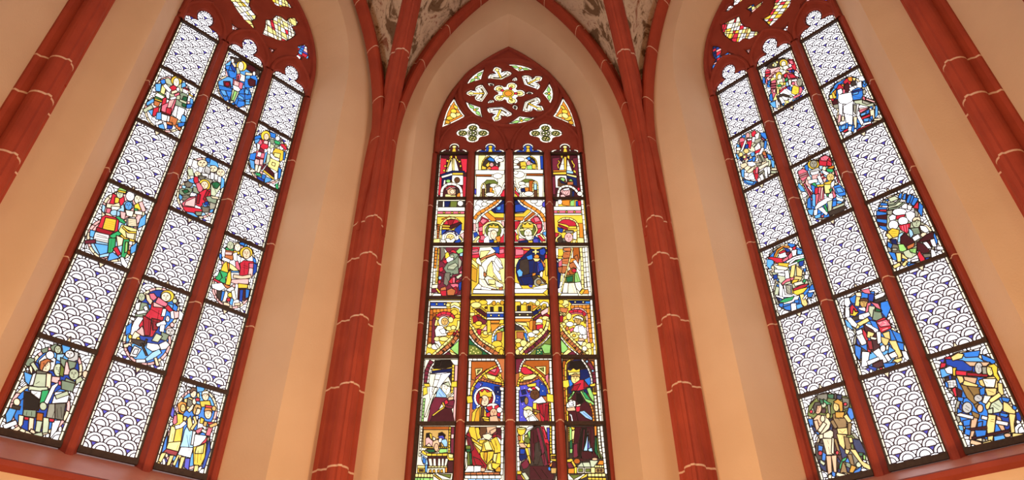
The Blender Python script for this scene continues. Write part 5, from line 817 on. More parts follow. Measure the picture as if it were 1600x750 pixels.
draw(('C', 3, 2), r2b, 'robed figure with a long white staff and rust cloak, third row far right, middle window', '''
c P 610 60 1080 60 1080 700 630 700; w T 38 9 1000 55 1020 350 1055 700; l T 34 8 935 60 955 300 960 600; c T 30 7 970 60 985 300 1000 580; n P 615 200 640 210 660 380 680 420 650 600 620 600; y P 640 80 700 80 715 160 680 180 640 170; W P 612 70 638 70 638 160 615 170; y P 640 180 690 175 690 205 640 205; w P 615 220 645 240 640 260; 
z P 710 70 800 60 810 110 720 100; z P 720 120 800 110 790 190 720 200 700 180; z P 690 210 780 200 770 280 690 270; p P 650 250 690 220 690 300 650 310; z P 640 320 690 310 700 400 650 380; z P 700 300 760 300 740 400 690 390; O P 840 60 910 60 920 200 900 300 860 200 840 200; z P 850 180 890 160 910 250 890 260; z P 780 280 860 240 900 300 870 330 800 330; O P 760 380 840 320 880 340 860 400 790 430 750 420; r E 850 360 30 26; z P 730 390 770 370 800 420 750 440; o P 780 240 820 200 870 210 860 230 800 260; W P 840 235 870 225 920 310 925 360 900 330; 
U P 720 430 850 410 850 510 760 520 720 500; E P 750 450 830 430 830 500 760 510; u P 860 400 890 380 930 500 900 510 860 510; l P 680 420 700 420 690 500 670 500; w P 720 520 780 525 760 650 700 650; c P 780 525 850 520 890 650 850 670 770 650; w P 860 520 930 510 950 590 920 630 880 590; W P 640 600 700 560 690 650 640 690; l T 18 5 830 60 780 270 680 640; o P 980 610 1030 610 1040 660 960 660; y P 960 600 990 610 950 670 920 650; l P 640 650 690 660 660 690 640 690; w P 690 660 900 660 900 695 660 695; L L 760 660 740 695; 
t D 4 770 540 750 640; t D 4 820 540 860 650; t D 4 890 530 930 600; k D 4 870 410 900 500; x D 4 730 140 780 150; x D 4 700 240 760 240''')
r3a, r3b = (650, 462, 7.353), (795, 462, 7.353)
draw(('C', 0, 3), r3a, 'small haloed angel in white among golden scrolls, fourth row far left, middle window', '''
y P 110 50 520 50 490 700 90 700; w T 28 9 150 60 130 350 98 705; w P 165 60 520 60 520 75 165 75; B P 170 85 350 85 350 120 170 120; l E 238 100 12 12; l E 330 100 12 12; w P 170 125 350 128 350 145 170 145; O P 160 160 230 160 230 540 200 560 130 560; O T 40 5 180 160 160 540; o T 44 4 195 180 400 170; m P 190 280 220 240 215 550 180 550; l E 370 110 26 20; l E 450 110 56 34; w S 20 400 140 440 120 500 150 510 190; y E 440 195 40 34; y E 480 240 36 24; r T 40 3 240 240 310 205 400 220 430 270; p S 12 260 250 320 225 390 240; l S 24 225 350 240 280; c E 320 300 62 62; t H 330 300 40 44; l E 400 280 30 34; 
w P 220 400 250 350 300 350 350 410 350 460 230 470; W P 270 400 320 380 350 430 300 440; w P 215 510 250 500 290 570 270 600 220 540; l E 380 380 36 26; l E 430 370 30 26; c E 360 420 20 16; o P 360 430 430 420 430 450 370 460; l E 240 500 34 26; l E 320 500 56 28; l E 160 580 30 26; w E 220 590 44 34; c S 22 230 560 280 630; l T 28 8 490 290 480 370 420 470 320 570 190 690; r P 440 460 470 400 490 420 440 480; z T 44 7 490 430 430 530 330 620 230 700; w T 18 5 495 500 400 610 280 705; u P 400 610 490 520 485 680 440 650; l P 380 640 470 680 460 700 420 690; m P 300 700 370 650 430 700; w E 150 690 30 30; R P 420 470 460 440 440 420; x E 410 560 10 12; x E 315 640 10 12; x E 475 465 10 10''')
draw(('C', 1, 3), r3a, 'golden castle arcade and scrolling leaves in a curved band, fourth row second light, middle window', '''
y P 610 50 1010 50 1010 690 600 690; w P 800 50 1010 50 1010 90 980 100 940 70 900 110 870 80 830 110 800 80; y E 650 75 40 24; y E 770 80 50 30; l E 690 110 60 34; y P 820 110 1005 110 1005 185 830 185; Y E 895 90 24 28; Y E 990 85 24 28; L L 830 110 830 185; L L 915 110 915 185; K P 855 135 868 135 868 180 855 180; K P 875 135 888 135 888 180 875 180; K P 950 135 963 135 963 180 950 180; K P 972 135 985 135 985 180 972 180; x E 803 142 14 14; w P 815 192 1005 192 1005 208 815 208; B P 815 212 1005 212 1005 248 815 248; l E 862 230 12 12; l E 952 230 12 12; w P 815 256 1005 256 1005 275 815 275; 
M P 680 160 740 150 810 210 810 240 740 220; y T 22 5 650 150 720 210 810 270; y T 22 4 740 140 810 195; l P 620 200 670 200 670 240 620 230; R P 650 240 720 220 760 260 740 310 660 310; m P 700 240 810 290 800 330 740 330; y E 690 350 60 34; y E 720 320 40 26; l T 22 4 630 250 620 320 650 370; r P 700 390 750 390 740 450 710 450; P P 760 400 810 340 810 400; y E 790 450 46 36; l E 800 430 30 24; y P 820 290 1005 280 1005 320 870 330 850 420 820 430; o P 860 290 960 290 950 315 860 315; o P 860 330 970 330 900 400 870 420; Y L 860 330 870 420; w T 22 6 880 540 890 450 930 390 1005 350; i P 900 480 930 430 920 530 900 530; z P 930 430 990 420 980 520 930 520; u P 950 400 1005 370 1005 410; y E 930 560 60 40; y E 960 620 50 36; y E 980 650 24 36; 
l T 26 8 650 360 700 450 780 530 900 600; z T 46 7 620 400 680 490 780 580 940 680; w T 20 6 612 460 680 550 780 620 870 680; E P 605 490 660 550 760 630 850 690 600 690; U P 610 570 680 580 760 650 750 690 605 690; l D 12 630 620 640 628; l D 12 660 640 670 648; l D 12 690 610 700 618; l D 12 650 600 660 608; l D 12 710 650 720 658; l D 12 620 655 630 662; l D 12 680 660 690 668; x E 690 505 10 12; x E 785 585 10 12; l E 850 440 24 14''')
draw(('C', 2, 3), r3b, 'golden castle arcade and pale leaves in a curved band, fourth row third light, middle window', '''
y P 75 40 470 40 480 690 70 690; w P 75 45 300 45 330 60 300 90 250 70 220 90 180 70 150 100 130 70 75 70; y P 75 75 130 75 130 180 75 180; y P 140 110 200 110 200 180 140 180; Y P 205 100 270 100 270 180 205 180; K P 95 125 108 120 108 170 95 175; K P 115 125 128 120 128 170 115 175; K P 218 125 230 120 230 170 218 172; K P 240 125 252 120 252 170 240 172; o P 275 110 330 120 275 160; w P 75 185 270 185 270 200 75 200; K P 75 205 290 205 290 235 75 235; l E 125 222 13 11; l E 215 222 13 11; w P 75 243 265 243 265 262 75 262; B P 315 160 350 130 370 160 330 190; y T 18 5 280 200 360 140 430 130; y T 16 4 265 260 350 200 440 140; n P 270 190 320 170 340 200 290 230; P P 370 190 450 140 450 190 380 230; m P 280 270 360 210 380 230 300 280; w S 24 360 110 400 80 440 90 450 130; l E 330 90 26 30; R P 380 240 440 210 465 230 460 290 400 270; l E 420 260 40 24; 
o P 75 270 260 268 240 300 75 300; l P 75 310 200 315 230 380 210 350 75 330; o P 240 300 280 280 270 400 240 390; O P 280 290 310 290 310 400 280 400; K P 75 340 130 350 180 400 75 400; w T 20 6 80 325 150 360 200 420 230 530; z P 90 420 170 420 165 500 95 500; b P 175 430 205 440 210 530 185 480; w E 350 300 40 34; l E 345 330 40 20; r P 320 340 390 335 385 390 320 390; l T 30 6 450 270 440 330 410 400; w E 260 450 44 30; c E 310 420 40 24; l E 370 400 24 24; c E 320 470 30 16; l E 110 520 40 26; l E 170 550 40 40; y E 110 570 30 30; w E 140 630 40 40; l E 100 650 26 36; 
l T 34 8 450 300 420 400 330 490 230 560 130 670; m T 40 7 460 400 400 480 300 570 180 660; w T 18 6 475 450 400 540 300 620 220 675; x E 385 510 12 14; x E 300 570 12 14; x E 455 420 12 14; U P 280 640 400 550 480 480 480 690 230 690; u P 370 590 410 560 480 570 470 660 410 665; E P 320 620 380 610 390 680 310 680; l D 10 330 630 340 636; l D 10 350 650 360 656; l D 10 330 660 340 666; l D 10 365 625 375 631''')
draw(('C', 3, 3), r3b, 'small haloed angel with gold leaves under a rose arch, fourth row far right, middle window', '''
y P 575 45 1000 45 1010 690 590 690; w T 28 9 945 50 965 350 990 690; n P 690 60 930 60 930 95 720 95; b P 880 70 930 70 930 92 880 92; l E 762 76 13 11; l E 855 76 13 11; w P 725 100 925 100 925 116 725 116; l E 650 90 40 40; y E 600 75 30 26; l S 20 640 130 680 110; o T 44 4 710 135 930 130; z P 590 140 680 150 660 200 600 190; o T 38 6 905 150 930 350 945 550; P T 20 8 700 190 750 155 830 155 890 210 900 350 920 540; r T 44 3 690 200 750 185 830 190 880 230; p S 14 700 215 770 200 850 215; l E 620 220 36 24; l E 690 240 30 40; R P 585 240 620 230 620 300 585 310; l T 18 4 585 190 640 230; y T 20 5 860 250 880 320; 
c E 795 270 56 42; t H 790 290 38 48; c P 740 250 790 235 850 260 850 300 830 270 780 260; w P 740 400 770 350 830 340 890 380 890 480 830 500 760 430; W P 800 360 850 350 880 400 870 450 810 440; S P 800 500 860 490 870 520 800 520; w P 780 530 870 530 830 575; w P 840 460 895 450 890 500 860 500; l E 660 300 26 24; w E 700 330 44 30; l E 630 330 24 20; z E 670 380 20 26; c E 760 330 20 16; p P 700 390 740 370 740 400 710 420; l E 750 460 56 40; y E 750 460 22 18; l E 800 440 20 16; 
l T 28 9 595 330 660 430 780 560 910 680; z T 44 8 600 420 670 500 770 600 850 690; w T 18 6 600 480 690 590 810 690; u P 600 510 660 580 680 620 620 660 600 640; l P 610 690 680 620 720 640 650 690; m P 660 690 730 640 790 690; l E 870 570 30 40; l E 920 580 40 34; c E 870 610 30 30; l E 930 650 24 44; y E 960 570 20 30; l E 900 660 20 20; x E 760 605 12 12; x E 675 510 12 12; x E 835 665 12 12''')
r4a, r4b = (645, 555, 6.637), (795, 555, 6.637)
draw(('C', 0, 4), r4a, 'old bearded man in dark maroon robe under a white curtain, far left, middle window', '''
c P 100 50 470 50 450 700 60 700; w T 26 9 115 55 95 350 65 705; m T 44 5 195 60 150 160 135 290; w T 18 6 245 60 185 140 155 290; k P 240 60 390 55 420 100 400 130 230 140 210 130; y P 200 150 240 145 310 150 410 125 410 140 320 165 210 165; n P 200 170 410 140 415 270 380 240 360 190 200 195; W P 180 195 390 180 330 260 230 400 130 640 120 690 150 690 190 520 170 330; c P 180 200 240 200 230 330 165 320; w P 240 200 300 205 260 330 225 400 200 380; W P 300 200 395 185 300 300 240 400 250 330; c P 230 340 260 340 200 460 140 640 125 640; L L 190 250 290 260; L L 170 330 260 330; L L 190 400 230 410; L L 150 560 180 560; K P 380 240 410 200 415 330 400 290; 
P P 440 110 465 110 440 690 420 690; y T 24 8 420 100 415 250 405 400; y P 405 280 455 275 455 330 400 330; y P 115 300 170 300 175 325 130 330; y P 110 340 145 335 150 400 110 420; u T 20 6 120 450 100 690; c H 345 350 46 70; h P 320 300 370 280 390 330 350 310; a P 280 340 340 410 350 440 240 440 250 390; v D 5 290 360 330 420; v D 5 270 390 300 430; m P 230 440 350 445 400 450 430 480 420 540 400 560 330 540 300 500 200 690 155 690 190 520; M P 200 640 330 550 400 560 430 690 180 690; m P 340 480 430 470 420 530 360 520; r P 330 480 350 465 370 495 340 515; S P 370 440 420 435 420 460 370 470; y S 14 205 630 270 580 330 540; y S 14 310 490 330 540; c S 10 350 445 420 395; k P 230 60 300 60 280 120 230 130''')
draw(('C', 1, 4), r4a, 'crowned golden-robed mother with red halo and child, fifth row second light, middle window', '''
z P 560 40 950 40 940 700 550 700; w T 26 8 595 60 585 350 570 700; w T 30 5 575 45 850 45; O P 610 70 850 70 870 110 770 150 640 260 610 250; L L 610 100 870 95; L L 620 190 720 180; L L 735 70 740 100; L L 690 100 700 130; L L 660 70 650 100; l P 650 145 720 140 715 170 660 215; U P 675 160 700 155 670 190; p P 650 240 770 150 780 170 700 220 670 260; w T 24 4 855 45 890 100 915 180; 
y T 22 8 605 420 620 340 680 250 780 160 880 115; r P 770 185 880 120 900 160 860 220; p P 800 160 870 140 850 180; y P 730 210 770 190 870 225 910 190 930 290 850 275 760 240; l P 760 200 860 225 850 260 780 240; z T 30 6 710 250 790 285 920 310; y T 20 4 880 220 925 260 935 320; B P 640 360 690 275 770 285 915 320 910 660 800 600 620 560 625 400; v P 640 330 680 280 720 300 680 360; n P 850 330 910 330 910 420 850 400; w T 28 9 930 340 925 500 920 700; w P 905 335 940 340 940 370 910 365; 
W E 745 445 112 116; R E 745 445 90 95; r P 680 380 740 350 810 380 830 440 800 440 700 420; y P 700 430 690 370 720 390 745 360 770 390 820 380 815 435 760 440; o P 690 470 700 440 810 440 800 470 720 480; s H 745 475 44 58; O P 690 450 720 445 700 530 715 560 690 550; y P 560 430 610 425 620 490 570 500; y P 610 690 620 600 690 520 710 550 700 700; Y P 640 690 660 590 690 540 690 690; y P 740 540 760 600 800 640 720 640 710 600; x P 710 550 740 540 730 690 700 690; y P 720 640 790 650 790 690 740 680; 
w E 830 545 70 46; r P 760 540 820 530 830 570 790 580; r P 850 530 890 520 890 560 850 570; r P 760 610 800 590 800 640 770 640; r P 870 600 910 600 900 640 870 630; w E 900 570 30 30; S H 838 600 38 46; S P 800 640 870 630 890 690 800 690; y S 18 720 650 790 660; w S 16 660 545 700 520; w D 6 700 310 706 314; w D 6 880 380 886 384; w D 6 660 360 666 364; w D 6 870 470 876 474; w D 6 640 560 646 564; w D 6 880 440 886 444''')
draw(('C', 2, 4), r4b, 'white-haired king kneeling before a dark-skinned king in red, fifth row third light, middle window', '''
z P 65 30 470 30 470 700 70 700; m P 75 45 150 40 110 180 75 190; w T 20 5 170 40 130 100 110 175; w T 28 5 175 38 450 38; O P 180 60 420 55 410 240 320 220 250 150 160 110; L L 170 80 410 85; L L 260 90 260 130; L L 220 60 215 85; L L 350 85 340 60; l P 275 125 380 120 380 210; U P 320 140 360 135 360 170; p P 380 220 410 200 400 330; w T 26 8 430 60 440 350 460 700; y T 26 8 145 110 230 140 330 220 390 310 420 400; r P 130 130 170 125 250 180 240 200 160 200 130 170; y P 110 180 160 210 240 200 300 200 240 250 110 280; l P 150 230 260 200 290 215 240 250 150 260; y T 24 4 95 330 110 260 150 220; z T 30 5 110 300 200 290 310 240; 
v P 110 320 200 310 310 250 390 330 410 420 330 430 250 510 250 690 110 690; B P 320 280 380 330 390 420 320 420; n P 130 370 170 360 180 400 140 410; n P 120 440 170 430 160 480 130 490; w T 28 8 90 350 90 690; w P 75 330 115 335 110 365 80 360; T E 182 475 20 40; y P 190 310 280 290 280 325 200 330; w P 190 360 220 340 290 325 320 350 310 380 230 370; r P 230 345 260 330 300 370 270 370; r P 195 370 215 370 210 390; x H 270 410 50 52; W P 250 490 340 430 385 490 300 500 260 500; y P 255 500 290 500 295 560 270 570 250 550; r P 290 510 410 500 415 690 340 690 320 600 290 570; R P 310 520 350 510 360 640 330 600; R P 380 520 410 520 400 680 370 680; T S 22 265 575 320 590; y E 278 605 16 14; c H 200 600 50 66; l P 150 560 190 530 240 545 245 590 220 560 170 570; w P 180 660 250 610 310 680 200 690; W P 210 650 250 630 290 680 220 685; y P 395 405 460 415 460 490 400 480; y T 18 5 425 500 430 690; w D 6 160 340 166 344; w D 6 340 300 346 304; w D 6 350 370 356 374; w D 6 140 510 146 514; w D 6 210 420 216 424; w D 6 130 640 136 644''')
draw(('C', 3, 4), r4b, 'young crowned king in green mantle and red collar holding a casket, middle window', '''
x P 560 40 920 40 960 700 560 700; M P 565 60 590 60 600 690 565 690; O T 34 7 575 60 580 680; y T 18 9 640 50 590 110 595 350 610 690; w T 26 9 900 45 925 350 955 690; n P 620 90 680 50 750 50 820 150 860 250 860 400 620 400 610 150; k P 640 70 760 60 800 140 740 150 620 140; b P 780 260 840 230 850 310 820 320; b P 620 260 660 260 660 310 630 330; w T 18 7 755 45 820 140 855 240 860 310; m T 34 5 800 50 870 150 890 290; a E 810 68 12 14; a E 870 165 12 14; o P 850 60 880 70 880 130; y P 840 310 895 295 890 320 850 325; y T 22 7 875 340 890 420; y P 865 385 910 390 905 410 870 410; c T 26 7 895 420 920 690; y P 555 270 615 260 625 320 600 340 555 330; 
y P 620 205 610 155 640 165 670 140 700 160 735 145 730 195; l P 620 185 735 180 735 200 625 210; f H 690 245 46 56; t P 640 210 735 200 735 240 720 215 650 220; r P 650 370 670 310 740 260 780 260 830 330 760 360 690 375; R P 670 320 740 300 700 370 665 365; R P 780 270 830 325 780 340; u P 610 470 660 380 685 380 640 450; e P 620 440 660 390 650 420; u P 740 380 770 370 830 460 880 500 880 520 800 480; u P 810 350 840 340 880 430 880 490 840 430; e P 760 380 790 390 850 470 800 450; M P 660 450 690 385 740 390 800 490 860 560 870 690 620 690 620 590 690 560 690 490; k P 700 400 740 400 780 480 740 520 700 480; 
w P 600 510 640 465 690 480 690 530 640 550 600 540; W P 620 490 660 480 670 520 630 530; S P 600 555 680 540 690 575 610 580; s S 16 700 530 745 515; r P 695 540 740 535 730 590 700 585; a P 730 590 780 580 860 650 860 675 800 650; v D 6 770 595 850 660; W P 630 610 650 620 665 690 650 680; o T 20 5 840 500 870 580 880 690; k D 8 640 600 650 690; k D 6 700 600 720 690; k D 6 640 490 670 520; k D 6 640 520 670 490''')
r5a, r5b = (635, 655, 7.897), (795, 655, 7.897)
draw(('C', 0, 5), r5a, 'ox and donkey at a manger on a white balustrade, bottom row far left, middle window', '''
c P 90 80 600 80 570 760 60 760; w T 28 8 150 90 130 350 100 700; c T 24 9 190 90 175 300 165 460; l T 20 6 215 95 205 350; O P 210 95 540 95 530 135 210 130; t P 215 135 520 135 520 330 510 350 210 340; L L 210 240 260 240; L L 290 135 290 170; L L 470 160 490 135; k P 245 220 250 180 290 175 310 220 290 240; y P 285 180 310 185 315 250 300 240; k P 400 220 400 180 440 165 480 200 470 230; x P 380 250 410 240 430 330 400 340; y T 22 8 540 95 530 300 525 430; m P 555 100 590 100 580 430 550 420; P P 555 190 585 190 580 240 555 240; 
P P 240 340 240 240 270 225 330 280 320 340; s P 245 330 280 300 310 340; S P 320 330 330 280 380 255 410 280 400 340 405 390 380 410 350 400; c P 330 220 360 240 350 265 330 260; S H 370 350 28 50; a P 430 280 440 255 490 250 505 290 500 350 470 350 460 320; v P 395 215 450 205 470 240 430 260 410 240; W P 410 240 440 240 420 290 400 280; 
y T 20 5 200 345 330 355; y T 16 4 400 350 520 350; u P 230 390 260 370 340 370 360 410 300 420; E P 240 380 340 375 350 405 280 410; u P 400 400 420 370 500 370 500 410 420 420; y T 34 4 195 395 270 440 510 440; Y S 12 265 465 510 465; M P 265 470 520 470 510 600 500 640 230 660 230 590; c P 275 490 310 490 320 580 290 580; c P 335 490 360 490 365 580 335 580; c P 395 490 415 490 420 580 390 580; c P 440 490 460 490 460 580 435 580; c P 485 490 515 490 490 580 470 580; l T 20 5 270 590 500 590; c P 260 610 480 605 480 665 255 665; Y P 285 630 305 625 310 660 280 660; Y P 330 630 350 625 355 660 330 660; Y P 385 630 405 625 408 660 385 660; Y P 425 630 445 625 450 660 425 660; a P 190 440 250 490 265 560 240 570 210 550 190 500; b P 205 470 240 500 235 550 205 540; i P 235 570 258 570 250 660 235 650; y P 510 420 580 430 580 510 530 510 505 480; l P 520 430 575 440 570 480 525 475; M P 515 520 580 520 575 660 510 660; o P 480 600 505 600 500 660 480 655; l P 140 575 230 580 225 605 140 605; y P 140 610 225 610 225 660 140 660; x P 160 625 175 625 175 645 160 645; x P 190 625 208 625 208 645 190 645; l T 44 5 110 695 330 700; u T 36 5 95 740 330 745; c P 350 670 570 670 560 750 440 740; y T 26 4 345 690 430 750; U P 400 680 550 685 540 730''')
draw(('C', 1, 5), r5a, 'golden yellow draped robe over maroon by a green throne, bottom row second light, middle window', '''
c P 720 80 1210 80 1190 760 700 760; w P 735 95 785 95 740 180 725 330 730 400 750 420 720 650; L L 720 480 760 480; w T 34 7 1185 95 1180 400 1175 690; y P 780 100 900 100 900 240 870 270 800 220 770 160; y P 850 110 890 105 930 230 880 250; x P 910 100 990 100 980 180 930 240 905 180; S P 990 100 1110 95 1110 150 1060 190 1030 160 1000 190; S P 1030 150 1110 110 1100 180 1050 200; s P 940 200 1010 180 1060 210 1020 260 960 240; m P 1060 190 1170 110 1170 260 1130 220; R P 1070 200 1110 190 1110 220 1060 230; M P 1110 110 1170 110 1160 200 1120 180; c E 1185 120 20 26; 
R P 740 200 770 160 800 240 830 320 900 430 990 560 980 620 900 580 820 570 790 420 760 320; R P 830 470 900 500 960 580 860 565; m P 750 210 790 240 830 370 800 400; y P 800 230 870 280 940 310 920 380 900 430 830 310; l P 820 280 930 350 920 390 850 320; y P 900 260 980 260 960 310 900 300; y P 950 290 1000 260 1050 290 1090 390 1040 390 930 400; l P 960 300 1010 270 1060 380 980 380; y P 910 410 1080 400 1060 480 990 560 920 470; Y P 960 410 1000 410 990 540 960 500; y P 1040 260 1110 220 1160 330 1160 410 1090 420 1090 370; y P 1090 430 1160 420 1160 580 1120 560 1070 530; l P 1080 430 1120 430 1100 540 1070 510; y P 1000 560 1060 500 1060 600 1100 650 1000 620; Y P 1090 620 1120 570 1160 600 1160 650 1110 650; l P 1010 570 1040 540 1050 610 1090 640 1020 620; y P 1060 540 1160 560 1100 620 1060 600; 
U P 735 330 790 330 790 370 735 370; E P 740 375 790 375 785 410 745 405; U P 755 410 800 410 810 570 755 570; E P 780 420 800 420 810 560 790 560; w P 760 580 830 580 830 650 720 655; W P 840 580 920 585 930 640 835 655; S P 920 600 970 610 970 650 920 645; w P 970 640 1060 640 1060 655 960 655; z T 30 5 720 675 1150 672; w T 40 5 720 715 1170 715; a T 20 3 760 745 1150 745;
x D 5 960 310 945 380; x D 5 1000 420 985 530; x D 5 940 420 950 480; x D 5 1100 260 1120 380; x D 5 1110 440 1100 540; x D 5 1030 420 1020 500; x D 5 830 300 890 390; x D 5 1080 250 1110 330''')
draw(('C', 2, 5), r5b, 'kneeling man in dark purple robe lifting a golden chalice, bottom row third light, middle window', '''
c P 90 80 590 80 590 760 90 760; w T 30 8 115 90 115 350 120 650; n P 130 360 200 370 220 480 150 520 130 480; B P 140 370 200 375 190 430 140 430; K P 300 90 390 85 430 200 460 320 490 440 500 560 580 690 570 750 230 750 200 690 140 620 150 540 220 500 260 560 270 470 260 350 250 280 260 160; M P 270 150 350 110 380 250 390 420 330 560 280 500; K P 330 300 380 280 400 430 360 560 310 560; m P 340 110 370 110 410 260 440 380 420 500 400 380 370 240; m P 400 450 440 420 480 560 440 600; m P 150 560 220 490 250 560 230 600 180 620; M P 260 580 500 580 560 700 540 750 260 750; 
r P 390 95 430 95 480 220 500 330 510 560 490 570 480 420 440 280 420 180; r P 410 110 440 130 470 240 450 240; R P 460 300 495 320 505 540 490 540; v P 470 110 500 110 500 300 480 240; y T 22 8 515 85 515 250 520 430; w T 34 5 550 85 550 300 555 430; y P 515 440 580 440 580 520 520 510; x P 530 460 570 460 570 490 530 490; o S 24 505 590 540 540; b P 485 600 510 590 515 640 490 630; t P 520 605 585 605 580 670 525 670; M P 540 530 585 530 585 600 530 600; 
w P 200 180 240 100 340 85 240 150 200 200; W P 210 130 250 95 320 90 240 130; u P 230 170 265 140 260 260 230 240; U P 200 210 230 180 260 270 250 310 190 280; l P 190 210 230 190 220 230; y P 105 115 150 100 210 115 190 180 150 205 115 180; l P 120 110 200 110 190 125 120 125; y P 135 205 165 205 165 260 190 290 120 300 140 260; z P 115 200 140 210 140 270 115 260; S P 115 300 180 300 220 330 210 355 150 350; y P 220 310 260 305 260 350 225 350; l P 185 300 225 310 220 340; y P 200 360 235 360 270 540 260 560; L L 225 455 260 450; y P 105 645 155 645 150 680 105 680; y S 26 145 690 190 750; h P 160 670 200 660 250 730 240 750 210 750; m P 105 690 140 690 180 750 105 750;
k D 7 300 150 320 500; k D 7 350 200 380 400; m D 6 380 140 420 300; k D 7 430 420 440 560; m D 6 300 300 310 480; k D 7 300 600 400 740; k D 7 400 620 480 730''')
draw(('C', 3, 5), r5b, 'dark robe with pale blue lining above stone steps, bottom right of middle window', '''
K P 710 80 1180 80 1220 760 720 760; x P 710 95 730 95 740 480 715 480; y T 16 7 740 95 745 280; u P 750 100 775 110 775 260 755 270; E P 755 270 780 270 780 370 755 360; u P 755 370 785 370 780 420 755 420; y P 770 95 815 110 800 135 775 125; y T 18 5 795 140 795 300; l P 780 150 810 140 800 250 780 250; w T 32 8 1140 85 1165 350 1200 680; c T 30 9 1105 90 1120 300 1145 480; o P 1050 90 1080 90 1080 200 1055 220; u S 10 1075 210 1080 350 1120 490; E P 1050 220 1075 220 1100 480 1060 400; U S 14 1090 230 1100 380 1150 490; 
M P 820 100 1050 95 1060 250 1050 400 1100 480 1040 500 900 520 820 490 790 480 800 300; k P 900 110 960 110 960 300 910 400 890 480 850 480 860 300; M P 990 120 1040 120 1050 300 1030 420 1000 280; m P 800 320 840 300 850 460 800 480; a P 975 160 985 250 1000 350 975 390 925 390 955 290; v P 975 200 985 350 970 385; a P 975 380 1020 355 1030 400 1000 400; M P 900 400 1020 405 1030 480 960 500 900 480; 
y P 715 505 770 490 795 510 770 530 715 530; y S 26 780 520 820 590; m P 715 540 765 540 800 600 740 610; o P 735 615 805 610 805 670 735 670; y P 810 600 840 590 835 670 812 670; O E 840 520 40 34; h P 840 590 900 535 925 590; h P 910 540 990 535 1010 590 930 590; h P 1000 510 1100 515 1050 590 1015 590; S E 1060 495 36 18; o P 1095 560 1120 515 1165 515 1165 565; l T 30 3 1060 585 1170 585; c P 845 600 925 600 925 665 845 665; U P 860 615 910 615 910 650 860 650; c P 935 600 1010 600 1010 665 935 665; U P 948 615 1000 615 1000 650 948 650; l P 1015 600 1060 600 1060 665 1015 665; t P 1070 610 1170 610 1170 660 1070 660; x P 1090 625 1110 625 1110 645 1090 645; x P 1130 625 1150 625 1150 645 1130 645; c P 730 680 960 680 850 750 735 750; U P 750 690 900 690 800 740; y P 900 720 970 670 960 710 870 750; l T 40 4 975 692 1190 692; y T 30 4 975 735 1200 740;
k D 7 880 120 870 460; k D 7 1010 130 1010 300; m D 6 930 130 910 380''')
